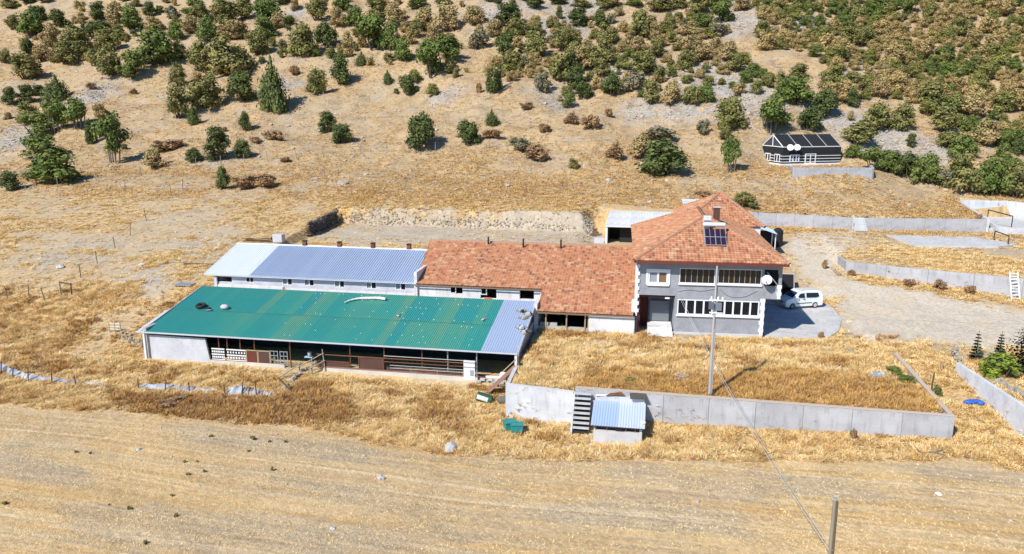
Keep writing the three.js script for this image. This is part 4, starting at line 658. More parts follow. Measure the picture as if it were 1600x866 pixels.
// ---------------------------------------------------------------- white van on the slab
{
  const v = thing('white_van', 'small white van with side windows parked on the concrete slab', 'van', [15.1, 0.08, -79.45], 23 * Math.PI / 180);
  const Lh = 2.05, prof = [[-1.98, 0.42], [-2.04, 0.62], [-2.0, 0.86], [-1.7, 1.0], [-1.25, 1.09], [-0.62, 1.62], [-0.35, 1.72], [0.4, 1.76], [1.5, 1.72], [1.86, 1.62], [2.0, 1.05], [2.02, 0.5], [1.96, 0.3], [1.62, 0.3]];
  const sh = new THREE.Shape(); sh.moveTo(...prof[0]); for (const p of prof.slice(1)) sh.lineTo(...p);
  sh.absarc(1.24, 0.3, 0.37, 0, Math.PI, false); sh.lineTo(-0.93, 0.3); sh.absarc(-1.3, 0.3, 0.37, 0, Math.PI, false); sh.lineTo(-1.9, 0.3);
  const g = new THREE.ExtrudeGeometry(sh, { depth: 1.5, bevelEnabled: true, bevelThickness: 0.09, bevelSize: 0.07, bevelSegments: 3, curveSegments: 10 }); g.translate(0, 0, -0.75); 
  { const q = g.attributes.position; for (let i = 0; i < q.count; i++) if (q.getY(i) > 1.1) q.setZ(i, q.getZ(i) * (1 - 0.16 * (q.getY(i) - 1.1) / 0.66)); g.computeVertexNormals(); }
  mesh('body', g, MAT.carWhite, v);
  const side = (pts, z, m, name) => { const s = new THREE.Shape(pts.map(([a, b]) => new THREE.Vector2(a, b))); const e = new THREE.ExtrudeGeometry(s, { depth: 0.02, bevelEnabled: false }); const q = e.attributes.position; for (let i = 0; i < q.count; i++) { const y = q.getY(i), k = y > 1.1 ? 1 - 0.16 * (y - 1.1) / 0.66 : 1; q.setZ(i, z > 0 ? (0.845 * k) + q.getZ(i) * 0.5 : -(0.845 * k) - q.getZ(i) * 0.5); } e.computeVertexNormals(); return mesh(name, e, m, v); };
  for (const z of [1, -1]) { side([[-0.86, 1.16], [-0.5, 1.55], [-0.02, 1.6], [0.0, 1.13]], z, MAT.glass, 'side_window'); side([[0.18, 1.15], [0.16, 1.61], [1.5, 1.57], [1.62, 1.22], [1.3, 1.12]], z, MAT.glass, 'side_window'); side([[-0.88, 0.55], [-0.88, 0.63], [0.85, 0.63], [0.85, 0.55]], z, MAT.dark, 'rub_strip');
    side([[0.07, 0.5], [0.07, 1.62], [0.09, 1.62], [0.09, 0.5]], z, MAT.steel, 'door_seam'); mesh('door_handle', bx(0.2, 0.05, 0.05, -0.08, 1.0, z * 0.86), MAT.dark, v); mesh('wing_mirror', rb(0.12, 0.17, 0.2, 0.04, -0.85, 1.22, z * 0.95), MAT.carWhite, v); }
  const ws = new THREE.BoxGeometry(0.04, 0.72, 1.3); ws.rotateZ(-0.86); mesh('windscreen', ws.translate(-0.985, 1.41, 0), M(0.02, 0.04, 0.12, 0.08), v);
  const rw = new THREE.BoxGeometry(0.02, 0.5, 1.25); rw.rotateZ(0.24); mesh('rear_window', rw.translate(2.03, 1.35, 0), MAT.glass, v);
  mesh('front_bumper', rb(0.2, 0.3, 1.62, 0.07, -2.03, 0.42, 0), M(0.5, 0.5, 0.52, 0.5), v); mesh('rear_bumper', rb(0.16, 0.26, 1.62, 0.06, 2.05, 0.42, 0), MAT.carWhite, v);
  for (const z of [0.62, -0.62]) { mesh('headlight', rb(0.3, 0.2, 0.32, 0.07, -1.9, 0.86, z), M(0.6, 0.65, 0.7, 0.1), v); mesh('tail_light', rb(0.08, 0.5, 0.14, 0.03, 2.03, 0.9, z * 1.2), MAT.red, v); }
  mesh('grille', bx(0.05, 0.14, 0.7, -2.1, 0.68, 0), MAT.dark, v);
  for (const x of [-1.3, 1.24]) for (const z of [0.74, -0.74]) { const w = mesh('wheel', (() => { const t = new THREE.TorusGeometry(0.225, 0.085, 8, 20); t.scale(1, 1, 1.15); return t.translate(x, 0.31, z); })(), MAT.tyre, v); const r = new THREE.CylinderGeometry(0.2, 0.2, 0.1, 14); r.rotateX(Math.PI / 2); mesh('rim', r.translate(x, 0.31, z * 1.06), x > 0 ? M(0.55, 0.45, 0.45, 0.4) : M(0.2, 0.2, 0.21, 0.4), w); }
  for (const z of [0.55, -0.55]) mesh('roof_rail', bar([-0.2, 1.83, z], [1.5, 1.8, z], 0.025), MAT.steel, v);
}
// ---------------------------------------------------------------- black carport behind the van, lean-to and tank beyond the house
{
  const c = thing('carport', 'carport with black roof and white posts behind the van', 'carport', [0, 0, 0]);
  const f0 = atZ(1206, 448, -80.3), f1 = atZ(1241, 448, -80.3), k1 = atZ(1241, 430, -86.5), yf = f0.y, yk = k1.y, xa = 12.7, xb = f1.x, L = Math.hypot(6.2, yk - yf), an = Math.atan((yk - yf) / 6.2);
  const xk = k1.x, quad = [[xa, -80.3], [xb, -80.3], [xk, -86.5], [xa, -86.5]], sh = new THREE.Shape(quad.map(([x, z]) => new THREE.Vector2(x, -z)));
  { const g = new THREE.ExtrudeGeometry(sh, { depth: 0.08, bevelEnabled: false }); g.rotateX(-Math.PI / 2); const p = g.attributes.position; for (let i = 0; i < p.count; i++) p.setY(i, p.getY(i) + lerp(yf, yk, clamp((-80.3 - p.getZ(i)) / 6.2, 0, 1))); g.computeVertexNormals(); mesh('roof', g, MAT.black, c); }
  mesh('roof_edge', bx(xk - xa + 0.1, 0.12, 0.1, (xa + xk) / 2, yk + 0.1, -86.5), MAT.concreteLight, c); mesh('roof_edge', bar([xb, yf + 0.1, -80.3], [xk, yk + 0.1, -86.5], 0.06), MAT.concreteLight, c);
  for (const [x, z, y] of [[xb, -80.4, yf], [xk, -86.4, yk]]) mesh('post', bx(0.16, y, 0.16, x, y / 2, z), MAT.whiteWall, c);
  mesh('side_curtain', bx(xk - xa - 0.2, yk - 0.2, 0.06, (xa + xk) / 2, yk / 2, -86.3), MAT.black, c); mesh('side_curtain', plankBar([xb - 0.1, yf / 2, -80.6], [xk - 0.15, yk / 2, -86.2], 0.05, yf - 0.1), MAT.black, c);
  const l = thing('rear_leanto', 'rear lean-to with pale blue metal roof right of the house', 'shed'); const sg = ribbed(0.75, 4.2, 4, 0.03), sm = M(0.45, 0.58, 0.78, 0.5); const B = new THREE.Vector3(13.2, 5.0, -99.5);
  const sr = new THREE.Group(); sr.name = 'roof'; l.add(sr); for (let i = 0; i < 5; i++) { const s = mesh('roof_sheet', sg, sm, sr); s.rotation.y = Math.PI / 2; s.rotation.order = 'YXZ'; s.rotation.x = 0.32; s.scale.z = 0.55; s.position.set(B.x - 0.2, B.y + 0.3, B.z - 2 + i * 0.75 + 1.5); }
  for (const z of [-100.5, -97.6]) mesh('post', bar([15.1, 1.2, z], [15.1, 4.5, z], 0.07), MAT.white, l); mesh('dark_wall', bx(1.9, 2.7, 0.08, 14.2, 3, -101.2), MAT.dark, l);
  const tk = ground(1214, 384), k = thing('black_tank', 'black upright tank behind the right side of the house', 'tank', tk); const s = perPx(tk);
  mesh('body', new THREE.CylinderGeometry(8 * s, 8.5 * s, 24 * s, 16).translate(0, 12 * s, 0), MAT.black, k); mesh('lid', new THREE.CylinderGeometry(3 * s, 8 * s, 4 * s, 16).translate(0, 26 * s, 0), MAT.black, k);
}
// ---------------------------------------------------------------- grey open shed behind the barn, and white block behind the roof
{
  const a = atZ(946, 353, -101), b2 = atZ(1066, 355, -101), y = a.y, t = thing('machine_shed', 'open shed with flat pale grey roof behind the tiled barn', 'shed'); const zb = -110.5, rise = atZ(950, 329, zb).y - y;
  const x0 = a.x, x1 = b2.x + 1.5, L = Math.hypot(9.5, rise), ang = Math.atan(rise / 9.5), g = ribbed(1.05, L, 5, 0.03); g.rotateX(ang); const roof = new THREE.Group(); roof.name = 'roof'; t.add(roof);
  for (let i = 0; i < Math.floor((x1 - x0) / 1.03); i++) { const p = mesh('roof_sheet', g, M(0.74 + 0.03 * (i % 3), 0.74 + 0.03 * (i % 3), 0.75 + 0.02 * (i % 2), 0.7, { map: grainT }), roof); p.position.set(x0 + i * 1.03, y + rise, zb); }
  mesh('eave_trim', bx(x1 - x0, 0.18, 0.05, (x0 + x1) / 2, y - 0.05, -100.98), MAT.whiteWall, roof);
  mesh('wall', [boxUV(bx(0.25, 3.2, 9, x0 + 0.15, y - 1.6, -105.6)), boxUV(bx(x1 - x0, 3.6, 0.25, (x0 + x1) / 2, y - 1.5, zb + 0.3)), boxUV(bx(5, 2.8, 0.25, x0 + 9, y - 1.5, -101.4))], MAT.whiteWall, t);
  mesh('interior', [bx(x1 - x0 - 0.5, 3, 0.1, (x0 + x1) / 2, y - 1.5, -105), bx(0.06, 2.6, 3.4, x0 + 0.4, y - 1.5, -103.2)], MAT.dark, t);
  mesh('post', bx(0.2, 3.2, 0.2, x0 + 0.2, y - 1.6, -101.15), MAT.whiteWall, t); mesh('side_wing', boxUV(bx(1.3, 1.3, 0.2, x0 - 0.8, y - 2.3, -101.3)), MAT.panelWhite, t);
  mesh('sliding_door', boxUV(bx(2.5, 2.5, 0.1, x0 + 3.1, y - 1.7, -102.4)), MAT.blackFabric, t);
  const q = atZ(1067, 316, -111), w = thing('white_outbuilding', 'whitish outbuilding showing behind the left of the house roof', 'outbuilding', [q.x, 0, -111]); mesh('wall', boxUV(bx(5.6, 3.6, 4, 2.9, q.y - 1.9, -1)), MAT.panelWhite, w); mesh('roof', rb(5.9, 0.14, 4.4, 0.03, 2.9, q.y + 0.02, -1).rotateZ(0.0), MAT.whiteWall, w);
}
// ---------------------------------------------------------------- pen at the right edge with black pipe frames
{
  const e = thing('concrete_pen', 'pale concrete pen with low walls at the upper right edge', 'pen');
  const runs = [[[[45.2, 113.9], [45.6, 126.5]], [4.75, 5.9], 0.35, 1.5, 4.3], [[[45.6, 126.5], [52.5, 126.8], [62, 120]], [5.9, 5.9, 5.3], 0.35, 1.5, 4.5], [[[46.2, 113.2], [62, 109.5]], [3.9, 3.9], 0.3, 1.5, 4.5], [[[46.2, 113.2], [46.0, 116.5]], [3.9, 4.4], 0.3, 1.5, 4.5]];
  mesh('floor', (() => { const g = new THREE.ExtrudeGeometry(new THREE.Shape([[45.4, 114.2], [62, 110.2], [62, 119.6], [52.4, 126.4], [45.8, 126]].map(([x, s]) => new THREE.Vector2(x, s))), { depth: 0.5, bevelEnabled: false }); g.rotateX(-Math.PI / 2); return boxUV(g.translate(0, 3.0, 0)); })(), MAT.concreteLight, e);
  for (const r of runs) wallRun(...r).forEach((g) => mesh('wall_panel', g, pick(concL), e));
  const frame = (a, b, h, label) => { const A = ground(...a), B = ground(...b), f = thing('pipe_gate', label, 'gate', A); const d = B.clone().sub(A); const s = perPx(A) * h;
    mesh('upright', bar([0, 0, 0], [0, s, 0], 0.06), MAT.black, f); mesh('upright', bar([d.x, d.y, d.z], [d.x, d.y + s, d.z], 0.06), MAT.black, f); mesh('crossbar', bar([0, s, 0], [d.x, d.y + s, d.z], 0.07), MAT.black, f); };
  frame([1553, 376], [1575, 384], 15, 'small black pipe gate frame in front of the concrete pen');
  const f = thing('pipe_gate', 'long black pipe frame inside the concrete pen', 'gate'); const A = atZ(1545, 328, -118), B = atZ(1583, 338, -114); mesh('crossbar', bar(A, B, 0.07), MAT.black, f); mesh('upright', bar(A, [A.x, A.y - 1, A.z], 0.06), MAT.black, f); mesh('upright', bar(B, [B.x, B.y - 3.2, B.z], 0.06), MAT.black, f);
}
// ---------------------------------------------------------------- black tent house on the hill
{
  const N = ground(1222, 259), yaw = 24 * Math.PI / 180, t = thing('tent_house', 'black tent house with white bands and gabled black roof', 'tent', [N.x, 9.85, N.z], yaw);
  const Lx = 11.2, W = 6.4, H = 3.1, R = 1.9;
  mesh('base', [rb(Lx + 0.5, 0.5, 0.5, 0.04, Lx / 2, 0.05, 0.05), rb(0.5, 0.5, W + 0.2, 0.04, 0, 0.05, -W / 2), boxUV(bx(Lx, 0.4, W, Lx / 2, 0.1, -W / 2))], MAT.white, t);
  mesh('wall', [bx(Lx, H - 0.2, 0.12, Lx / 2, H / 2 + 0.2, 0), bx(0.12, H - 0.2, W, 0.06, H / 2 + 0.2, -W / 2), bx(0.12, H - 0.2, W, Lx - 0.06, H / 2 + 0.2, -W / 2), bx(Lx, H - 0.2, 0.12, Lx / 2, H / 2 + 0.2, -W)], MAT.blackFabric, t);
  const tri = new THREE.Shape([[0, H], [W, H], [W / 2, H + R]].map(([a, b]) => new THREE.Vector2(a, b))); for (const x of [0.05, Lx - 0.15]) { const g = new THREE.ExtrudeGeometry(tri, { depth: 0.1, bevelEnabled: false }); g.rotateY(Math.PI / 2); mesh('gable', g.translate(x, 0, 0), x < 1 ? M(0.05, 0.05, 0.055, 0.9) : MAT.blackFabric, t); }
  const rl = Math.hypot(W / 2 + 0.15, R), ra = Math.atan(R / (W / 2)), roof = new THREE.Group(); roof.name = 'roof'; t.add(roof);
  for (let i = 0; i < 4; i++) for (const s of [1, -1]) mesh('roof_panel', bx(Lx / 4 - 0.02, 0.05, rl, Lx * (i + 0.5) / 4, H + R / 2 + 0.02, -W / 2 + s * (W / 4), 0, s * ra), MAT.blackFabric, roof);
  for (let i = 0; i <= 4; i++) if (i !== 0) mesh('roof_batten', bx(0.12, 0.06, rl, Lx * i / 4 - (i === 4 ? 0.06 : 0), H + R / 2 + 0.07, -W / 4, 0, ra), M(0.4, 0.4, 0.36, 0.8), roof);
  mesh('eave_strip', bx(Lx + 0.1, 0.12, 0.08, Lx / 2, H + 0.02, 0.06), MAT.white, roof);
  for (const [a, b] of [[[0, H, 0.02], [0, H, -W]], [[0, H, 0], [0, H + R, -W / 2]], [[0, H, -W], [0, H + R, -W / 2]], [[0, H, -W / 2], [0, H + R, -W / 2]]]) mesh('gable_trim', bar([a[0] - 0.04, a[1], a[2]], [b[0] - 0.04, b[1], b[2]], 0.08), MAT.white, roof);
  for (const v of [0.62, 1.1, 1.6]) { mesh('white_band', bx(Lx + 0.02, 0.1, 0.05, Lx / 2, v, 0.08), v > 1 && v < 1.2 ? MAT.white : MAT.white, t); mesh('white_band', bx(0.05, 0.1, W, -0.03, v, -W / 2), MAT.white, t); }
  windowUnit(t, 1.3, 0.6, 3.1, 1.85, 0.12, 3, { fw: 0.14, mw: 0.2 }); const dw = windowUnit(t, 4.25, 0.3, 6.3, 1.95, 0.12, 2, { fw: 0.12, mw: 0.1 }); dw.name = 'door';
  for (const z of [-1.5, -4.4]) { const w = mesh('window', [bx(0.06, 1.35, 1.6, -0.08, 1.2, z)], MAT.white, t); for (const o of [-0.4, 0.4]) mesh('pane', bx(0.04, 1.05, 0.5, -0.11, 1.2, z + o), MAT.glass, w); }
  t.updateMatrixWorld(true); const dp = (u) => t.localToWorld(new THREE.Vector3(u, 3.05, 0.7));
  dishAt(dp(0.85), 0.56, 0.1, 'left of the two white satellite dishes on the black tent house'); dishAt(dp(2.15), 0.56, 0.1, 'right of the two white satellite dishes on the black tent house');
  const a = ground(1240, 278), b = ground(1362, 280); wallThing('terrace_wall', 'low concrete retaining wall in front of the black tent house', 'wall', [[[[a.x, -a.z], [b.x, -b.z]], [atZ(1240, 262, a.z).y, atZ(1362, 262, b.z).y], 0.4, Math.min(a.y, b.y) - 1, 4.2], [[[b.x, -b.z], [b.x + 1, -b.z + 5]], [atZ(1362, 262, b.z).y, atZ(1362, 262, b.z).y], 0.4, 5, 6], [[[a.x, -a.z], [N.x + 0.6, -N.z - 0.6]], [atZ(1240, 262, a.z).y, 10], 0.4, 5, 6]], concV, null);
}
// ---------------------------------------------------------------- dry stone walls
function rubble(name, label, pts, perM, size, spread, rise, mat) {   // pts: [x, y, z] along the foot
  const t = thing(name, label, 'stone wall'); const geo = new THREE.DodecahedronGeometry(0.5, 0); const P = pts.map((p) => new THREE.Vector3(...p)); let total = 0; for (let i = 1; i < P.length; i++) total += P[i].distanceTo(P[i - 1]);
  const n = Math.round(total * perM), im = new THREE.InstancedMesh(geo, mat, n), d = new THREE.Object3D(), c = new THREE.Color();
  for (let k = 0; k < n; k++) {
    let q = rnd() * total, i = 1; while (i < P.length - 1 && q > P[i].distanceTo(P[i - 1])) { q -= P[i].distanceTo(P[i - 1]); i++; }
    const v = P[i - 1].clone().lerp(P[i], q / P[i].distanceTo(P[i - 1])), u = rnd(), sz = size * rr(0.5, 1.5);
    d.position.set(v.x + rr(-0.1, 0.1), v.y + u * rise + rr(-0.1, 0.15), v.z - u * spread + rr(-0.2, 0.2)); d.rotation.set(rr(0, 6), rr(0, 6), rr(0, 6)); d.scale.set(sz * rr(0.8, 1.4), sz * rr(0.5, 0.9), sz * rr(0.7, 1.2)); d.updateMatrix(); im.setMatrixAt(k, d.matrix);
    const g = rr(0.7, 1.2); im.setColorAt(k, c.setRGB(g, g * rr(0.94, 1), g * rr(0.86, 0.97)));
  }
  im.name = 'stone'; im.castShadow = im.receiveShadow = true; t.add(im); stuff(im, 'rough field stones'); return t;
}
const stoneM = new THREE.MeshStandardMaterial({ color: new THREE.Color(0.44, 0.385, 0.32), roughness: 1, map: grainT }), darkStoneM = new THREE.MeshStandardMaterial({ color: new THREE.Color(0.15, 0.135, 0.12), roughness: 1, map: grainT });
{
  const foot = []; for (let x = -44; x <= -6.5; x += 3) { const z = -(yardBack(x) + 0.1); foot.push([x, terrain(x, z + 0.5), z]); }
  rubble('rubble_wall', 'long pale rubble stone bank behind the barns', foot, 75, 0.3, 1.5, 2.2, stoneM);
  const side = []; for (let s = 96; s <= 106; s += 2) side.push([-45.7, terrain(-45, -s), -s]);
  rubble('dry_stone_wall', 'dark dry stone wall climbing at the left end of yard', side, 42, 0.36, 0.2, 1.9, darkStoneM);
  const p2 = [[1500, 585], [1540, 600], [1600, 640]].map(([a, b]) => { const p = atH(a + 30, b, 0.5); return [p.x, terrain(p.x, p.z), p.z]; }); rubble('stone_heap', 'heap of pale stones behind the white wall at right', p2, 18, 0.3, 0.8, 0.3, stoneM);
  const p3 = [[1490, 556], [1500, 568]].map(([a, b]) => { const p = ground(a, b); return [p.x, p.y, p.z]; }); rubble('stone_heap', 'small grey stone pile at the far end of white wall', p3, 30, 0.28, 0.6, 0.5, stoneM);
  const p4 = [[440, 612], [470, 585], [500, 570]].map(([a, b]) => { const p = ground(a, b); return [p.x, p.y, p.z]; }); rubble('stone_heap', 'tumbled stones below the gap in the cattle shed plinth', p4, 16, 0.24, 0.9, 0.25, stoneM);
  const p5 = [[183, 528], [232, 548]].map(([a, b]) => { const p = ground(a, b); return [p.x, p.y, p.z]; }); rubble('stone_heap', 'stones and scrap piled at the left corner of cattle shed', p5, 14, 0.3, 0.8, 0.2, stoneM);
  const p6 = [[1300, 420], [1312, 432]].map(([a, b]) => { const p = ground(a, b); return [p.x, p.y, p.z]; }); rubble('stone_heap', 'few stones at the left end of the terrace wall', p6, 8, 0.3, 0.8, 0.2, stoneM);
}
// ---------------------------------------------------------------- sagging sheet fences on the bank
const sheetM = [M(0.42, 0.44, 0.5, 0.5, { map: stainT }), M(0.36, 0.37, 0.43, 0.55, { map: rustT }), M(0.5, 0.51, 0.55, 0.5, { map: stainT })];
function sheetFence(label, pts, h, posts = true) {
  const t = thing('sheet_fence', label, 'fence'); const P = pts.map(([a, b]) => ground(a, b));
  for (let i = 0; i < P.length - 1; i++) {
    const A = P[i], B = P[i + 1], L = A.distanceTo(B), n = 22, m = 5, pos = [], id = [], hh = h[i] ?? h[0], hb = h[i + 1] ?? hh, ph = rr(0, 6);
    for (let a = 0; a <= n; a++) for (let b = 0; b <= m; b++) { const v = A.clone().lerp(B, a / n * 1.04); const q = b / m; pos.push(v.x + 0.05 * Math.sin(a * 2 + ph), v.y - 0.1 + q * 0.68 * lerp(hh, hb, a / n) * (1 + 0.1 * Math.sin(a * 0.45 + ph) + 0.05 * hash[(a * 91 + i * 7) & 65535]), v.z - 0.5 * q * q + 0.14 * Math.sin(a * 0.5 + ph) * q + 0.05 * Math.sin(a * 1.57 * 1.3) + 0.06 * Math.sin(a * 0.31 + b)); }
    for (let a = 0; a < n; a++) for (let b = 0; b < m; b++) { const k = a * (m + 1) + b; id.push(k, k + m + 1, k + 1, k + 1, k + m + 1, k + m + 2); }
    const g = new THREE.BufferGeometry(); g.setAttribute('position', new THREE.Float32BufferAttribute(pos, 3)); g.setIndex(id); g.computeVertexNormals(); const uv = []; for (let k = 0; k < pos.length / 3; k++) uv.push(pos[3 * k], pos[3 * k + 1]); g.setAttribute('uv', new THREE.Float32BufferAttribute(uv, 2)); mesh('bent_sheet', g, sheetM[i % 3], t);
    if (posts) mesh('post', bar([A.x, A.y - 0.2, A.z + 0.1], [A.x + rr(-0.2, 0.2), A.y + rr(0.8, 1.2), A.z], 0.045), MAT.bark, t);
  }
  return t;
}
sheetFence('sagging fence of bent metal sheets at the far left edge', [[-30, 574], [2, 584], [20, 590], [45, 595], [82, 599], [120, 602], [163, 605]], [0.9, 0.95, 0.75, 0.6, 0.5, 0.4, 0.35]);
sheetFence('low whitish sheet fence on the bank below the shed corner', [[217, 608], [258, 610], [298, 613], [330, 615]], [0.55, 0.6, 0.5, 0.35]);
sheetFence('crumpled white sheet fence below the middle of the shed', [[353, 617], [378, 617], [402, 619], [425, 622]], [0.85, 1.0, 0.6, 0.35]);
// ---------------------------------------------------------------- odds and ends around the shed
const put = (name, label, cat, px, py, group) => thing(name, label, cat, ground(px, py), 0, group);
{
  const a = thing('broken_fence', 'broken grey branch fence beside the gap in the shed plinth', 'fence', ground(487, 585)); const l = (p, q, r = 0.06) => mesh('branch', bar(p, q, r, r * 0.7), M(0.33, 0.29, 0.24, 1), a);
  l([-1.1, 0, 0.2], [-1.0, 1.0, 0]); l([0, 0, 0], [0.1, 1.5, 0]); l([-1.2, 0.6, 0.3], [0.9, 1.75, -0.6]); l([-0.2, 0.5, 0.2], [1, 1.1, -0.6]); l([1, 0, -0.6], [0.8, 2.1, -0.6]); l([-2.2, 0.1, 0.9], [-1, 0.9, 0.1]); l([-2, 0.1, 1.2], [-0.6, 0.2, 0.4], 0.08);
  const b = put('leaning_post', 'dark leaning post on the bank below the broken fence', 'post', 458, 614); mesh('shaft', bar([0, 0, 0], [-1.2, 1.1, -0.1], 0.06), MAT.bark, b);
  const r = thing('cattle_ramp', 'brown wooden ramp by the right end of cattle shed', 'ramp', ground(765, 614)); const f = atZ(806, 573, -56.6).sub(r.position); mesh('deck', plankBar([0, 0.15, 0], [f.x, f.y, f.z], 0.9, 0.12), MAT.brown, r); mesh('side_board', plankBar([0, 0.3, 0.45], [f.x, f.y + 0.15, f.z + 0.45], 0.08, 0.3), M(0.36, 0.2, 0.15, 0.9, { map: grainT }), r); mesh('leg', bar([f.x * 0.75, f.y * 0.75, f.z * 0.75 + 0.3], [f.x * 0.75, -0.3, f.z * 0.75 + 0.3], 0.07), MAT.wood, r);
  const hr = thing('handrail', 'thin sloping pole rail beside the brown ramp', 'rail', atZ(776, 590, -57.6)); const e = atZ(806, 562, -57.9).sub(hr.position); mesh('rail', bar([0, 0, 0], [e.x, e.y, e.z], 0.05), MAT.paleWood, hr); mesh('post', bar([0.15, -0.8, 0], [0.15, 0.15, 0], 0.05), MAT.paleWood, hr);
  const cr = thing('white_crate', 'white crates stacked beside the ramp at the shed corner', 'crate', atZ(789, 588, -57.4)); mesh('box', bx(0.8, 0.5, 0.5, 0, 0, 0), MAT.white, cr); mesh('slat', bx(1.3, 0.12, 0.2, -0.9, -0.1, 0.1), MAT.white, cr); mesh('slat', bx(0.1, 0.8, 0.1, 0.2, -0.3, 0.2), MAT.white, cr);
  const bs = put('block_stack', 'low stack of dark and pale blocks before the shed end', 'block', 765, 599); for (let i = 0; i < 7; i++) mesh('block', rb(0.42, 0.2, 0.22, 0.02, -0.9 + i * 0.32, 0.12 + (i % 2) * 0.2, rr(-0.1, 0.1)), i % 2 ? MAT.concreteLight : MAT.paleStone, bs);
  // green drum on its side
  const d = put('green_drum', 'dark green drum lying open beside the ramp', 'drum', 757, 629); const g = new THREE.LatheGeometry([[0.3, -0.62], [0.36, -0.6], [0.37, -0.2], [0.39, -0.18], [0.37, -0.16], [0.37, 0.3], [0.36, 0.6], [0.33, 0.6], [0.33, -0.5], [0.01, -0.52]].map(([x, y]) => new THREE.Vector2(x, y)), 20); g.rotateZ(Math.PI / 2 - 0.25); mesh('shell', g.translate(0, 0.36, 0), MAT.greenBin, d); const li = new THREE.CylinderGeometry(0.24, 0.24, 0.9, 14); li.rotateZ(Math.PI / 2 - 0.25); mesh('lining', li.translate(-0.1, 0.42, 0.16), MAT.whiteWall, d);
  const bin = (px, py, label, yaw) => { const b = thing('teal_tub', label, 'tub', ground(px, py), yaw); const sh = new THREE.Shape([[-0.36, 0], [0.36, 0], [0.44, 0.6], [-0.44, 0.6]].map(([x, y]) => new THREE.Vector2(x, y))); const q = new THREE.ExtrudeGeometry(sh, { depth: 0.62, bevelEnabled: true, bevelSize: 0.03, bevelThickness: 0.03, bevelSegments: 2 }); mesh('body', q.translate(0, 0.02, -0.31), MAT.teal, b); mesh('rim', [bx(0.96, 0.06, 0.08, 0, 0.63, 0.35), bx(0.96, 0.06, 0.08, 0, 0.63, -0.35), bx(0.08, 0.06, 0.62, 0.44, 0.63, 0), bx(0.08, 0.06, 0.62, -0.44, 0.63, 0)], MAT.teal, b); mesh('inside', bx(0.78, 0.03, 0.6, 0, 0.6, 0), M(0.03, 0.3, 0.29, 0.6), b); };
  bin(797, 671, 'left of the two teal tubs below the whitish wall', 0.5); bin(808, 675, 'right of the two teal tubs below the whitish wall', 0.15);
  const gl = put('grey_boulder', 'dark grey boulder between the ramp and whitish wall', 'stone', 786, 630); { const q = new THREE.DodecahedronGeometry(0.45, 1); q.scale(1.1, 0.7, 0.8); mesh('rock', q.translate(0, 0.25, 0), darkStoneM, gl); }
  const bk = thing('milk_bucket', 'pale bucket hanging in the dark shed entrance', 'bucket', atZ(484, 558, -59.6)); mesh('pail', new THREE.CylinderGeometry(0.2, 0.15, 0.35, 12).translate(0, 0.3, 0), M(0.4, 0.45, 0.6, 0.5), bk); mesh('stand', [bx(0.7, 0.08, 0.3, -0.1, 0, 0)], M(0.45, 0.5, 0.65, 0.5), bk);
  // things lying on the green roof
  const zf = -58.3, tanA = 1.8 / 9.9, ry = (z) => 0.52 + (zf - z) * tanA + 0.05; const onRoof = (px, py) => { const dd = ray(px, py); const t = (0.57 + zf * tanA - EYE.y) / (dd.y + dd.z * tanA); return EYE.clone().addScaledVector(dd, t); };
  const ty = thing('old_tyre', 'black tyre lying on the left part of green roof', 'tyre', onRoof(314, 480)); ty.rotation.x = Math.atan(tanA); { const q = new THREE.TorusGeometry(0.36, 0.15, 10, 22); q.rotateX(Math.PI / 2); mesh('casing', q.translate(0, 0.16, 0), MAT.tyre, ty); const k = new THREE.TorusGeometry(0.2, 0.04, 6, 18); k.rotateX(Math.PI / 2); mesh('bead', k.translate(0, 0.22, 0), MAT.dark, ty); }
  const bl = thing('roof_weight', 'small dark block with a grey scrap beside the tyre on green roof', 'block', onRoof(325, 484)); mesh('lump', rb(0.5, 0.18, 0.3, 0.05, 0, 0.12, 0), MAT.dark, bl); mesh('scrap', bx(0.5, 0.03, 0.12, 0.2, 0.06, 0.25, 0.4), MAT.concrete, bl);
  const rk = thing('white_stone', 'whitish rock holding down the green roof right of tyre', 'stone', onRoof(351, 483)); { const q = new THREE.DodecahedronGeometry(0.36, 1); q.scale(1.15, 0.7, 0.9); mesh('rock', q.translate(0, 0.2, 0), M(0.62, 0.56, 0.58, 0.95, { map: grainT }), rk); }
  const hs = thing('white_hose', 'curved whitish roll of sacking on upper middle green roof', 'sack roll'); { const pts = [[538, 475], [548, 471], [562, 468.5], [578, 468], [592, 468], [603, 469.5]].map(([a, b]) => { const p = onRoof(a, b); p.y += 0.13; return p; }); const cv = new THREE.CatmullRomCurve3(pts), tg = new THREE.TubeGeometry(cv, 30, 0.2, 8), q = tg.attributes.position; const c = new THREE.Vector3(); for (let i = 0; i <= 30; i++) { cv.getPointAt(i / 30, c); const k = 0.35 + 0.65 * sstep(0, 0.6, i / 30) + 0.12 * Math.sin(i * 2.1); for (let j = 0; j <= 8; j++) { const n = i * 9 + j; q.setXYZ(n, c.x + (q.getX(n) - c.x) * k, c.y + (q.getY(n) - c.y) * k * 0.7, c.z + (q.getZ(n) - c.z) * k); } } tg.computeVertexNormals(); mesh('roll', tg, M(0.72, 0.7, 0.68, 0.9, { map: grainT }), hs); }
  const scrap = (px, py, label) => { const s = thing('roof_scrap', label, 'scrap', onRoof(px, py), rr(0, 3)); mesh('piece', bx(0.55, 0.03, 0.2, 0, 0.06, 0), MAT.concreteLight, s); mesh('piece', bx(0.1, 0.05, 0.4, 0.2, 0.09, 0.1, 0.6), MAT.paleWood, s); };
  scrap(622, 494, 'small pale scrap on the middle of the green roof'); scrap(755, 500, 'small scrap near the right end of green roof');
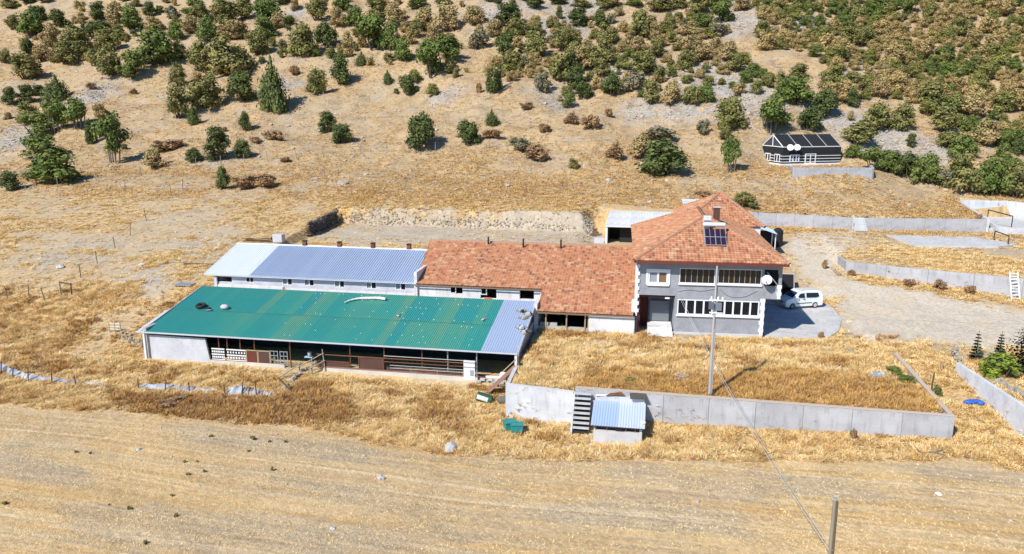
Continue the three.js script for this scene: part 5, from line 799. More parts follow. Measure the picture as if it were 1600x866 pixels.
  for (const [px, py, w, l] of [[815, 487, 0.7, 'upper'], [826, 492, 0.8, 'second'], [818, 498, 0.5, 'third'], [814, 513, 0.55, 'fourth'], [822, 520, 0.4, 'lowest']]) { const s = thing('roof_weight', l + ' pale rubble lump on the bare metal end of the shed roof', 'rubble', onRoof(px, py)); for (let i = 0; i < 4; i++) { const q = new THREE.DodecahedronGeometry(0.2 * rr(0.6, 1.3), 0); mesh('stone', q.translate(rr(-0.4, 0.4) * w, 0.1, rr(-0.3, 0.3)), pick([MAT.paleStone, stoneM, MAT.dark, MAT.concreteLight]), s); } mesh('stick', bar([-0.5, 0.1, 0.1], [0.5, 0.14, -0.1], 0.035), MAT.wood, s); }
  const cl = thing('red_cloth', 'small red-orange cloth hanging from the barn window', 'cloth', [-15.4, 1.62, -70.95]); mesh('fold', rb(0.7, 0.3, 0.16, 0.05, 0, 0, 0), M(0.6, 0.16, 0.06, 0.9), cl);
}
// ---------------------------------------------------------------- garden, path and field litter
{
  const a = put('blue_bundle', 'blue plastic bundle on the path beside the white wall', 'bundle', 1522, 632); for (let i = 0; i < 5; i++) { const q = new THREE.SphereGeometry(0.26, 8, 6); q.scale(rr(1, 1.6), 0.7, rr(0.7, 1)); mesh('bag', q.translate(-0.4 + i * 0.2, 0.18, rr(-0.2, 0.2)), MAT.blue, a); }
  const b = put('grey_block_pile', 'pile of grey blocks in the dry garden by green weeds', 'block', 1374, 591); for (let i = 0; i < 6; i++) mesh('block', rb(0.5, 0.22, 0.26, 0.02, rr(-0.6, 0.6), 0.12 + 0.2 * (i > 3 ? 1 : 0), rr(-0.4, 0.4)), i % 2 ? MAT.concreteLight : M(0.3, 0.34, 0.4, 0.8), b); mesh('plank', bar([0.6, 0.1, 0.3], [2.1, 0.05, 1.0], 0.06), MAT.paleWood, b);
  const c = put('wire_coil', 'grey coil of wire lying in the dry garden', 'wire coil', 1066, 592); for (let i = 0; i < 4; i++) { const q = new THREE.TorusGeometry(0.32 + 0.05 * i, 0.03, 6, 20); q.rotateX(Math.PI / 2 + rr(-0.3, 0.3)); mesh('loop', q.translate(rr(-0.05, 0.05), 0.1 + i * 0.05, 0), MAT.steel, c); }
  const rockGeo = (s) => { const q = new THREE.IcosahedronGeometry(0.5, 1), p = q.attributes.position, o = Math.floor(rnd() * 60000); for (let i = 0; i < p.count; i++) { const x = p.getX(i), y = p.getY(i), z = p.getZ(i), h = hash[(Math.round(x * 37) * 31 + Math.round(y * 37) * 57 + Math.round(z * 37) * 91 + o) & 65535], k = 0.7 + 0.5 * h; p.setXYZ(i, x * k * s, y * k * s * 0.5, z * k * s * 0.75); } q.computeVertexNormals(); return q; };
  const rock = (px, py, w, label, m = M(0.58, 0.56, 0.54, 0.9, { map: grainT })) => { const p = ground(px, py), s = w * perPx(p), q = rockGeo(s); const t = thing('pale_rock', label, 'stone', p, rr(0, 3)); mesh('rock', q.translate(0, s * 0.05, 0), m, t); };
  rock(1166, 557, 11, 'white stone in the upper middle of the dry garden'); rock(1248, 549, 14, 'pale flat stone near the top right of dry garden'); rock(217, 703, 11, 'white stone alone in the left of the stubble field'); rock(705, 702, 30, 'flat pale stones at the edge of the stubble field'); rock(520, 827, 12, 'grey-white stone in the lower middle of the field'); rock(1467, 773, 11, 'white scrap lying in the right of the stubble field', MAT.white); rock(595, 747, 16, 'pale flat stone in the centre of the field');
  rock(95, 418, 16, 'pale stone among the grass at the far left'); rock(223, 415, 14, 'whitish stone on the slope left of the white barn'); rock(535, 287, 20, 'pale boulder on the slope above the rubble bank', stoneM); rock(533, 285, 9, 'small white stone beside the boulder above rubble bank');
  const gp = put('stone_pallet', 'flat grey pallet-like slab in grass left of the sheds', 'pallet', 289, 446); for (let i = 0; i < 6; i++) mesh('slat', rb(0.26, 0.14, 1.1, 0.02, -0.8 + i * 0.32, 0.12, 0), M(0.36, 0.37, 0.42, 0.9, { map: grainT }), gp); mesh('bearer', bx(2, 0.1, 0.12, 0, 0.05, 0.4), MAT.wood, gp);
  const wb = put('white_tank', 'white box tank behind the left end of the white barn', 'tank', 436, 378); mesh('body', rb(1.3, 1.0, 1.0, 0.06, 0, 0.5, 0), MAT.panelWhite, wb); mesh('outlet', rb(0.4, 0.5, 0.5, 0.05, -0.85, 0.3, 0), MAT.dark, wb);
  const pl = put('plank_pile', 'pile of rusty planks and bars behind the white barn', 'planks', 405, 378); for (let i = 0; i < 9; i++) mesh('plank', bar([-1.8 + rr(-0.4, 0.4), 0.1 + i * 0.05, rr(-0.4, 0.4)], [1.6 + rr(-0.4, 0.4), 0.15 + i * 0.04, rr(-0.4, 0.4)], 0.05), pick([MAT.rust, MAT.paleWood, MAT.wood]), pl);
  const pl2 = put('plank_pile', 'thin planks lying in the grass left of the white barn', 'planks', 315, 414); for (let i = 0; i < 3; i++) mesh('plank', bar([-2.2, 0.1 + i * 0.05, i * 0.15], [2, 0.15, -i * 0.12], 0.05), MAT.wood, pl2);
  const br = put('dead_branch', 'grey dead branch at the right foot of the garden wall', 'branch', 1462, 712); for (const [p, q] of [[[-1, 0.05, 0], [0.6, 0.5, 0]], [[-0.2, 0.25, 0], [0.5, 0.2, 0.3]], [[0, 0.3, 0], [0.3, 0.75, -0.1]], [[-0.8, 0.1, 0], [-1.3, 0.5, 0]]]) mesh('twig', bar(p, q, 0.045, 0.02), MAT.greyBark, br);
  const st = put('garden_stake', 'dark wooden stake standing beside the garden side wall', 'stake', 1455, 614); mesh('shaft', bar([0, 0, 0], [0.05, 1.6, 0], 0.06, 0.05), MAT.bark, st);
  const st2 = put('path_stake', 'pale short stake standing on the grassy path', 'stake', 1472, 580); mesh('shaft', bar([0, 0, 0], [-0.05, 0.8, 0], 0.06, 0.05), MAT.paleWood, st2);
  const ga = put('field_gate', 'low white rail gate at the left corner of cattle shed', 'gate', 180, 520); for (let i = 0; i < 3; i++) mesh('rail', bx(1.2, 0.06, 0.05, 0, 0.35 + 0.28 * i, 0), MAT.whiteWall, ga); for (const x of [-0.6, 0, 0.6]) mesh('upright', bx(0.07, 1.1, 0.07, x, 0.5, 0), MAT.paleWood, ga);
  const rp = put('boundary_rail', 'pale rope rail from rail gate to shed corner', 'rail', 192, 517); mesh('rail', bar([0, 0.9, 0], [2.6, 1.1, -0.1], 0.04), MAT.paleWood, rp); mesh('post', bar([2.6, -0.1, -0.1], [2.6, 1.15, -0.1], 0.06), MAT.paleWood, rp);
}
// ---------------------------------------------------------------- wire fences: every post a part
function wireFence(label, pts, hpx, m, name = 'wire_fence', lean = 0.1) {
  const t = thing(name, label, 'fence'); const P = pts.map(([a, b]) => ground(a, b)); const tops = P.map((p) => p.clone().add(new THREE.Vector3(rr(-lean, lean), hpx * perPx(p) * rr(0.8, 1.15), rr(-lean, lean))));
  P.forEach((p, i) => mesh('post', bar([p.x, p.y - 0.2, p.z], tops[i], 0.06, 0.05), m, t));
  for (let i = 0; i < P.length - 1; i++) for (const q of [0.5, 0.92]) mesh('wire_strand', bar(P[i].clone().lerp(tops[i], q), P[i + 1].clone().lerp(tops[i + 1], q), 0.012, 0.012, 4), MAT.deadWire, t);
  return t;
}
wireFence('thin wire fence crossing the slope above the farm', [[-20, 302], [40, 297], [90, 292], [150, 283], [220, 274], [263, 266], [306, 262], [345, 258], [382, 255], [418, 252], [463, 247], [505, 246], [563, 240], [604, 239], [680, 236], [764, 232], [829, 227], [888, 228], [940, 226], [1000, 222], [1060, 220], [1094, 228]], 14, M(0.3, 0.26, 0.22, 1));
wireFence('row of old leaning fence posts down the left slope', [[285, 296], [268, 307], [229, 346], [203, 368], [180, 388], [152, 412], [126, 434], [95, 462], [70, 470], [45, 466], [12, 468]], 20, M(0.22, 0.17, 0.12, 1), 'post_row', 0.35);
{ const t = put('timber_goal', 'goalpost-like wooden frame on the far left slope', 'frame', 94, 460); const s = perPx(t.position); mesh('post', bar([0, 0, 0], [0.05, 21 * s, 0], 0.09), M(0.4, 0.36, 0.3, 1), t); mesh('post', bar([20 * s, 0, 0], [21 * s, 19 * s, 0], 0.07), MAT.bark, t); mesh('crossbar', bar([0, 20 * s, 0], [21 * s, 17 * s, 0], 0.07), MAT.bark, t); }
// ---------------------------------------------------------------- plants: prototypes built once per kind, then one clone per plant
const PAL = {
  dark: [[0.07, 0.1, 0.02], [0.09, 0.122, 0.026], [0.052, 0.074, 0.016], [0.115, 0.14, 0.034]],
  bright: [[0.095, 0.145, 0.022], [0.12, 0.165, 0.028], [0.07, 0.105, 0.018], [0.15, 0.175, 0.04]],
  olive: [[0.13, 0.14, 0.032], [0.1, 0.115, 0.026], [0.17, 0.16, 0.045], [0.21, 0.17, 0.06], [0.08, 0.09, 0.02]],
  rust: [[0.25, 0.18, 0.08], [0.2, 0.155, 0.06], [0.3, 0.2, 0.095], [0.15, 0.145, 0.045], [0.21, 0.185, 0.065]],
  grey: [[0.15, 0.15, 0.08], [0.11, 0.115, 0.06], [0.19, 0.17, 0.1], [0.13, 0.12, 0.06]],
  dry: [[0.28, 0.17, 0.07], [0.21, 0.125, 0.055], [0.33, 0.22, 0.1], [0.16, 0.1, 0.05]],
  yolive: [[0.25, 0.235, 0.05], [0.2, 0.2, 0.045], [0.31, 0.255, 0.075], [0.15, 0.155, 0.035]], tan: [[0.46, 0.315, 0.12], [0.37, 0.265, 0.095], [0.5, 0.345, 0.155], [0.28, 0.23, 0.075]],
  spruce: [[0.055, 0.085, 0.035], [0.07, 0.105, 0.045], [0.09, 0.12, 0.055]], lime: [[0.2, 0.26, 0.02], [0.26, 0.31, 0.03], [0.14, 0.2, 0.02], [0.1, 0.15, 0.02]],
};
for (const [k, v] of Object.entries({ dark: 1.08, bright: 1.12, olive: 1.36, rust: 1.55, grey: 1.3, dry: 1.25, spruce: 1.3, lime: 1.1 })) PAL[k] = PAL[k].map(([r, g, b]) => [r * v * 1.08, g * v, b * v * 1.05]);
const leafMat = new THREE.MeshStandardMaterial({ color: 0xffffff, vertexColors: true, roughness: 0.85, side: THREE.DoubleSide });
function crownGeo(shape, pal, nLeaf, leaf) {             // fills a unit box: x and z in +-0.5, y in 0..1
  const lobes = [], P = [], N = [], C = [];
  if (shape === 'cone') for (let i = 0; i < 12; i++) { const y = 0.08 + 0.82 * i / 12, r = 0.36 * (1 - i / 12.5) + 0.04; for (let k = 0; k < (i < 7 ? 3 : 1); k++) { const a = rr(0, 6.28), q = i < 7 ? r * 0.5 : 0; lobes.push([Math.cos(a) * q, y, Math.sin(a) * q, r * 0.85, 1.2]); } }
  else if (shape === 'tree') for (let i = 0; i < 18; i++) { const a = rr(0, 6.28), q = rr(0.05, 0.33); lobes.push([Math.cos(a) * q, rr(0.3, 0.84), Math.sin(a) * q, rr(0.12, 0.2), 0.9]); }
  else if (shape === 'low') for (let i = 0; i < 11; i++) { const a = rr(0, 6.28), q = rr(0.05, 0.36); lobes.push([Math.cos(a) * q, rr(0.15, 0.6), Math.sin(a) * q, rr(0.1, 0.18), 1.6]); }
  else if (shape === 'spiky') for (let i = 0; i < 9; i++) { const a = rr(0, 6.28), q = rr(0.0, 0.34); const top = rr(0.45, 0.95); for (let k = 0; k < 3; k++) lobes.push([Math.cos(a) * q, top * (0.3 + 0.3 * k), Math.sin(a) * q, 0.13 - 0.03 * k, 1.7]); }
  else for (let i = 0; i < 24; i++) { const a = rr(0, 6.28), up = rr(0, 1), q = rr(0.08, 0.36) * (1 - 0.5 * up); lobes.push([Math.cos(a) * q, 0.12 + 0.66 * up, Math.sin(a) * q, rr(0.11, 0.19), 1.1]); }
  const tone = lobes.map(() => { const a = pick(pal), b = pick(pal), t = rnd(), v = rr(0.8, 1.25); return [lerp(a[0], b[0], t) * v, lerp(a[1], b[1], t) * v, lerp(a[2], b[2], t) * v]; });
  const tri = (a, b, c, n, col) => { P.push(...a, ...b, ...c); for (let k = 0; k < 3; k++) { N.push(n.x, n.y, n.z); C.push(...col); } };
  const wsum = lobes.reduce((s, l) => s + l[3] * l[3], 0), n = new THREE.Vector3(), u = new THREE.Vector3(), v = new THREE.Vector3(), p = new THREE.Vector3();
  const core = new THREE.IcosahedronGeometry(1, 0), cp = core.attributes.position;
  lobes.forEach(([x, y, z, r, sy], i) => { const q = (k) => { const j = 0.5 + 0.16 * hash[(k * 31 + i * 77) & 65535]; return [x + cp.getX(k) * r * j, y + cp.getY(k) * r * sy * j, z + cp.getZ(k) * r * j]; };
    for (let k = 0; k < cp.count; k += 3) { n.set(cp.getX(k) + cp.getX(k + 1), cp.getY(k) + cp.getY(k + 1), cp.getZ(k) + cp.getZ(k + 1)).normalize(); tri(q(k), q(k + 1), q(k + 2), n, tone[i]); } });
  for (let k = 0; k < nLeaf; k++) {
    let w = rnd() * wsum, i = 0; while (i < lobes.length - 1 && w > lobes[i][3] ** 2) { w -= lobes[i][3] ** 2; i++; }
    const [x, y, z, r, sy] = lobes[i]; n.set(rr(-1, 1), rr(-0.7, 1), rr(-1, 1)); if (n.lengthSq() > 1 || n.lengthSq() < 0.05) { k--; continue; } n.normalize();
    const d = rr(0.55, 1.2); p.set(x + n.x * r * d, Math.max(0.015, y + n.y * r * sy * d), z + n.z * r * d);
    n.x += rr(-0.7, 0.7); n.y += rr(-0.5, 0.8); n.z += rr(-0.7, 0.7); n.normalize(); u.set(rr(-1, 1), rr(-1, 1), rr(-1, 1)).cross(n).normalize(); v.crossVectors(n, u);
    const s = leaf * rr(0.6, 1.4), t = s * rr(0.5, 0.9), c = pick(pal), m = rr(0.2, 0.7), g = rr(0.8, 1.25), col = [0, 1, 2].map((j) => lerp(tone[i][j], c[j], m) * g);
    const A = [p.x + u.x * s, p.y + u.y * s, p.z + u.z * s], B = [p.x + v.x * t, p.y + v.y * t, p.z + v.z * t], D = [p.x - u.x * s, p.y - u.y * s, p.z - u.z * s], E = [p.x - v.x * t, p.y - v.y * t, p.z - v.z * t];
    tri(A, B, D, n, col); tri(A, D, E, n, col);
  }
  const g = new THREE.BufferGeometry(); g.setAttribute('position', new THREE.Float32BufferAttribute(P, 3)); g.setAttribute('normal', new THREE.Float32BufferAttribute(N, 3)); g.setAttribute('color', new THREE.Float32BufferAttribute(C, 3)); return g;
}
function trunkGeo(shape) {
  const gs = [], n = shape === 'cone' ? 1 : shape === 'tree' ? 7 : 5;
  for (let i = 0; i < n; i++) { const a = i / n * 6.28 + rr(-0.4, 0.4), q = n === 1 ? 0 : shape === 'tree' ? rr(0.04, 0.14) : 0.05, top = shape === 'cone' ? 0.8 : shape === 'tree' ? 0.6 : 0.45, k = n === 1 ? 0 : rr(0.12, 0.26); gs.push(bar([Math.cos(a) * q, -0.08, Math.sin(a) * q], [Math.cos(a) * k, top, Math.sin(a) * k], shape === 'tree' ? 0.02 : 0.022, 0.008, 5)); }
  return mergeGeometries(gs);
}
// kind: name, crown shape, palette, words, category
const KINDS = [
  ['oak_bush', 'round', 'dark', 'dark green bush', 'bush'], ['oak_bush', 'round', 'olive', 'olive-green bush', 'bush'], ['oak_bush', 'round', 'rust', 'rust-brown bush', 'bush'], ['oak_bush', 'round', 'bright', 'bright green bush', 'bush'],
  ['grey_shrub', 'low', 'grey', 'grey-green shrub', 'shrub'], ['juniper', 'cone', 'dark', 'cone-shaped dark juniper', 'juniper'], ['dry_shrub', 'low', 'dry', 'dry brown shrub', 'shrub'], ['small_tree', 'tree', 'bright', 'green multi-stemmed tree', 'tree'],
  ['field_weed', 'low', 'olive', 'small dark field weed', 'weed'],
  ['spiky_bush', 'spiky', 'dark', 'dark upright bush', 'bush'],
  ['oak_bush', 'round', 'yolive', 'olive-green bush', 'bush'], ['oak_bush', 'round', 'tan', 'rust-brown bush', 'bush'],
];
const PROTO = KINDS.map(([name, shape, pal]) => [0, 1, 2, 3].map(() => [crownGeo(shape, PAL[pal], shape === 'low' ? 1100 : 2500, shape === 'low' ? 0.045 : 0.031), trunkGeo(shape)]));
const plants = [];                                       // surveyed: px, py of the foot, width and height in photograph pixels, kind
const add = (rows) => rows.forEach((r) => plants.push(r));
add([[8, 14, 32, 16, 1], [36, 10, 32, 14, 0], [64, 7, 30, 12, 1], [52, 37, 34, 24, 0], [40, 62, 46, 38, 3], [14, 50, 28, 22, 1], [84, 44, 32, 28, 0], [72, 76, 38, 32, 2], [110, 84, 48, 40, 1], [38, 87, 26, 28, 0], [60, 99, 34, 28, 2], [93, 105, 52, 34, 1], [28, 127, 60, 40, 1], [4, 100, 22, 26, 1], [82, 160, 36, 38, 5]]);
add([[147, 36, 30, 26, 0], [172, 41, 32, 32, 2], [198, 54, 44, 38, 3], [230, 28, 24, 22, 0], [264, 33, 28, 24, 4], [236, 50, 34, 22, 2], [128, 48, 10, 12, 0], [147, 63, 44, 24, 0], [182, 62, 26, 22, 1], [158, 87, 48, 36, 1], [140, 105, 28, 26, 1], [163, 123, 50, 44, 1], [198, 129, 50, 42, 3], [232, 107, 70, 58, 3], [276, 94, 30, 30, 1], [270, 68, 30, 30, 3], [298, 30, 46, 24, 3], [292, 55, 34, 26, 2], [274, 139, 32, 36, 1]]);
add([[10, 166, 28, 28, 0], [36, 165, 34, 28, 0], [36, 196, 44, 36, 1], [56, 152, 26, 16, 0], [8, 189, 16, 12, 2], [78, 214, 44, 46, 7], [112, 207, 52, 48, 7], [152, 186, 28, 22, 2], [138, 227, 20, 38, 9], [168, 257, 54, 70, 7], [194, 234, 9, 16, 0], [44, 223, 68, 38, 3], [50, 254, 72, 40, 3], [66, 293, 86, 52, 3], [5, 301, 44, 28, 0], [232, 267, 46, 32, 2], [252, 239, 48, 18, 6], [298, 254, 30, 22, 0], [334, 256, 50, 57, 0], [375, 252, 30, 38, 0], [344, 298, 32, 42, 0], [376, 298, 36, 22, 6], [408, 296, 44, 22, 6], [379, 207, 28, 28, 0]]);
add([[272, 191, 48, 56, 1], [299, 196, 20, 32, 5], [312, 176, 60, 54, 1], [421, 177, 46, 84, 5], [372, 167, 56, 44, 0], [310, 118, 46, 52, 1], [308, 30, 30, 22, 1], [344, 46, 56, 42, 1], [376, 34, 38, 36, 1], [412, 50, 50, 52, 3], [437, 12, 34, 16, 0], [431, 48, 26, 30, 2], [318, 69, 38, 38, 3], [358, 65, 58, 30, 2], [408, 63, 40, 32, 3], [398, 91, 38, 38, 1], [345, 122, 84, 60, 1], [384, 112, 22, 24, 1]]);
add([[440, 84, 20, 20, 1], [466, 94, 50, 56, 1], [504, 76, 46, 38, 0], [490, 38, 42, 36, 1], [458, 20, 20, 18, 2], [530, 20, 36, 26, 3], [525, 45, 34, 28, 2], [551, 46, 36, 30, 3], [586, 38, 50, 36, 1], [577, 89, 80, 54, 3], [541, 82, 28, 40, 2], [531, 91, 16, 18, 1], [563, 104, 20, 22, 5], [492, 149, 38, 40, 1], [528, 139, 42, 48, 0], [457, 119, 22, 14, 6], [604, 134, 18, 22, 5]]);
add([[608, 85, 42, 46, 3], [626, 99, 36, 38, 3], [612, 47, 36, 42, 2], [650, 17, 38, 22, 3], [688, 11, 32, 18, 3], [660, 51, 44, 38, 2], [692, 53, 48, 46, 2], [648, 61, 28, 28, 1], [676, 75, 42, 36, 2], [738, 45, 46, 30, 2], [792, 48, 62, 34, 0], [698, 96, 50, 42, 3], [745, 80, 42, 34, 4], [771, 62, 32, 26, 2], [670, 133, 66, 58, 3], [700, 118, 24, 30, 1], [712, 124, 16, 20, 1], [634, 151, 34, 32, 0], [772, 150, 34, 42, 9], [749, 146, 12, 18, 6], [790, 93, 36, 38, 0], [796, 116, 36, 32, 1], [814, 117, 18, 18, 1], [806, 61, 38, 28, 1]]);
add([[835, 94, 48, 38, 1], [836, 58, 28, 22, 1], [818, 105, 24, 22, 4], [858, 46, 20, 12, 1], [862, 70, 30, 14, 4], [845, 148, 30, 38, 4], [880, 134, 54, 58, 1], [896, 75, 30, 30, 1], [901, 45, 42, 26, 0], [873, 30, 16, 18, 0], [836, 16, 38, 18, 0], [776, 6, 20, 10, 0], [800, 11, 14, 12, 1], [870, 9, 38, 12, 0], [906, 14, 34, 16, 1], [721, 12, 13, 9, 2], [898, 143, 40, 34, 0], [910, 160, 36, 28, 0], [885, 153, 24, 15, 1]]);
add([[950, 18, 54, 22, 1], [990, 14, 32, 16, 3], [1030, 23, 54, 24, 1], [1062, 18, 30, 20, 1], [1092, 27, 42, 30, 1], [1118, 18, 50, 22, 3], [1130, 41, 50, 32, 3], [1096, 50, 36, 28, 3], [1125, 60, 32, 24, 4], [1160, 20, 36, 22, 2], [936, 46, 30, 28, 0], [954, 40, 15, 18, 4], [948, 73, 38, 32, 1], [1000, 65, 42, 42, 1], [1022, 64, 28, 24, 2], [1048, 48, 20, 22, 1], [1066, 43, 18, 14, 4], [985, 64, 22, 18, 2], [1076, 60, 38, 22, 2], [1094, 64, 24, 16, 2], [1000, 85, 42, 26, 2], [1026, 95, 36, 30, 1], [1040, 100, 24, 15, 2], [1074, 84, 42, 24, 2]]);
add([[1074, 109, 36, 28, 1], [1098, 100, 40, 26, 2], [1120, 90, 36, 28, 2], [1120, 106, 20, 15, 2], [1136, 98, 38, 30, 2], [1150, 118, 34, 30, 1], [1165, 133, 24, 26, 3], [1092, 124, 26, 15, 2], [1054, 122, 11, 15, 0], [1130, 121, 26, 17, 2], [898, 100, 30, 30, 1], [878, 86, 42, 36, 1], [900, 120, 54, 40, 2], [922, 113, 44, 34, 1], [946, 104, 44, 34, 1], [938, 127, 38, 28, 1], [955, 154, 36, 44, 0], [988, 147, 42, 36, 4], [1003, 123, 50, 38, 1], [1032, 133, 26, 28, 1], [1016, 167, 38, 38, 1], [1046, 169, 38, 38, 2], [1080, 169, 38, 28, 1], [1102, 165, 32, 36, 3], [1140, 209, 54, 52, 1], [1133, 222, 32, 22, 1], [1097, 215, 28, 24, 4]]);
add([[1143, 273, 34, 50, 7], [1207, 222, 76, 54, 7], [1266, 208, 48, 38, 0], [1242, 172, 66, 46, 3], [1292, 187, 56, 42, 0], [1294, 146, 44, 28, 1], [1250, 132, 38, 26, 1], [1182, 150, 22, 22, 1], [1203, 140, 20, 28, 1], [1033, 281, 98, 52, 0], [1032, 224, 70, 26, 4], [998, 251, 44, 36, 2], [961, 253, 34, 28, 6], [812, 240, 40, 22, 4], [838, 255, 50, 28, 6], [895, 265, 22, 17, 1], [918, 205, 34, 22, 6], [893, 197, 28, 20, 6], [850, 210, 20, 14, 6], [950, 184, 18, 14, 6], [820, 174, 20, 12, 6], [655, 238, 54, 64, 0], [728, 232, 42, 40, 0], [770, 218, 38, 14, 6], [767, 199, 24, 26, 5], [508, 210, 38, 32, 0], [530, 227, 36, 32, 0]]);
add([[1334, 146, 34, 30, 1], [1332, 171, 28, 40, 0], [1330, 190, 15, 16, 2], [1378, 157, 38, 32, 2], [1372, 209, 48, 42, 1], [1412, 209, 44, 44, 1], [1345, 237, 64, 38, 1], [1336, 253, 32, 22, 3], [1368, 267, 48, 34, 3], [1396, 273, 46, 38, 3], [1421, 283, 46, 42, 0], [1451, 295, 52, 48, 3], [1484, 297, 40, 36, 4], [1507, 307, 60, 62, 1], [1553, 318, 62, 66, 3], [1594, 327, 54, 60, 1], [1425, 233, 20, 28, 0], [1455, 169, 54, 36, 1], [1478, 213, 54, 40, 1], [1484, 234, 42, 26, 1], [1508, 255, 48, 38, 3], [1525, 193, 54, 40, 2], [1492, 182, 42, 28, 1], [1545, 231, 54, 40, 2], [1572, 180, 46, 32, 1], [1592, 246, 26, 38, 0], [1570, 259, 28, 32, 3], [1165, 327, 44, 22, 1], [1100, 312, 30, 10, 6]]);
add([[350, 207, 10, 8, 6], [140, 140, 18, 10, 6], [207, 148, 14, 9, 6], [424, 222, 30, 16, 6], [395, 226, 22, 12, 6], [443, 255, 22, 8, 6], [1290, 421, 16, 20, 6], [1333, 432, 22, 14, 6], [1425, 450, 30, 18, 6], [1470, 455, 34, 20, 6], [1520, 462, 34, 18, 6], [1284, 531, 18, 16, 6], [1335, 690, 20, 26, 6], [335, 560, 40, 14, 6], [410, 566, 34, 12, 1], [330, 556, 30, 12, 1], [1398, 590, 30, 16, 3], [1420, 602, 30, 14, 3], [1467, 620, 16, 16, 3], [985, 603, 28, 10, 1], [255, 640, 60, 14, 6], [1530, 345, 8, 12, 6]]);
add([[328, 684, 10, 4, 8], [394, 690, 14, 8, 8], [420, 692, 7, 4, 8], [445, 693, 9, 5, 8], [117, 709, 9, 5, 8], [139, 711, 8, 5, 8], [287, 724, 8, 5, 8], [307, 723, 6, 4, 8], [318, 739, 8, 5, 8], [292, 744, 10, 5, 8], [424, 737, 8, 9, 8], [267, 777, 9, 5, 8], [200, 798, 11, 7, 8], [273, 809, 10, 6, 8], [225, 852, 12, 7, 8], [387, 707, 8, 4, 8], [169, 791, 6, 4, 8], [4, 790, 12, 6, 8]]);
// dense oak scrub across the upper right slope
{
  const zone = groundPoly([[1140, 2], [1330, 150], [1420, 190], [1600, 250], [1720, 250], [1720, -40], [1100, -40]]); const taken = plants.map(([a, b, w]) => { const p = ground(a, b); return [p.x, p.z, w * perPx(p) / 2]; });
  const far = []; let tries = 0;
  const keep = seed; seed = 4242;
  while (tries++ < 24000 && far.length < 1500) {
    const s = rr(128, 262), x = rr(20, 132); if (polyDist(zone, x, s) + (fbm(x * 0.09 + 5, s * 0.09, 3) - 0.5) * 26 > (s > 222 ? 60 : 0)) continue;
    const bare = fbm(x * 0.05 + 31, s * 0.05 + 12, 3); if (bare < 0.33 && rnd() < 0.85) continue;
    const r = rr(1.2, 3.0); if (x > 14 && x < 37 && s > 122 && s < 144) continue; if (taken.some(([a, c, q]) => Math.hypot(a - x, (c + s)) < (q + r) * 0.6)) continue; taken.push([x, -s, r]); far.push([x, s, r]);
  }
  const near0 = taken.slice(0, plants.length).filter((_, i) => plants[i][4] !== 6 && plants[i][4] !== 8 && plants[i][1] < 160);
  for (let i = 0; i < 5000 && far.length < 1900; i++) { const s = rr(128, 226), x = rr(-190, 70), r = rr(0.9, 2.3); let n = 0, hit = x > 10 && x < 38 && s < 145; if (hit) continue; for (const [a, c, q] of taken) { const d = Math.hypot(a - x, c + s); if (d < (q + r) * 0.55) { hit = true; break; } } if (hit) continue; for (const [a, c] of near0) if (Math.hypot(a - x, c + s) < 8) n++; if (n < 3 || rnd() > 0.16 * n) continue; taken.push([x, -s, r]); far.push([x, s, r]); }
  for (let i = 0; i < 160; i++) { const s = rr(224, 262), x = rr(-180, 60), r = rr(1.6, 3.2); if (taken.some(([a, c, q]) => Math.hypot(a - x, (c + s)) < (q + r) * 0.7)) continue; taken.push([x, -s, r]); far.push([x, s, r]); }
  globalThis.farPlants = far; seed = keep;
}
const place = (kind, pos, w, h, label, group) => {
  const [name, shape, , , cat] = KINDS[kind], [cg, tg] = pick(PROTO[kind]); const o = thing(name, label, cat, pos, rr(0, 6.28), group);
  const c = mesh('crown', cg, leafMat, o), t = mesh('trunk', tg, shape === 'tree' ? MAT.greyBark : MAT.bark, o); const s = [w * 1.2, h * 1.14, w * rr(1.0, 1.2)]; c.scale.set(...s); t.scale.set(...s); return o;
};
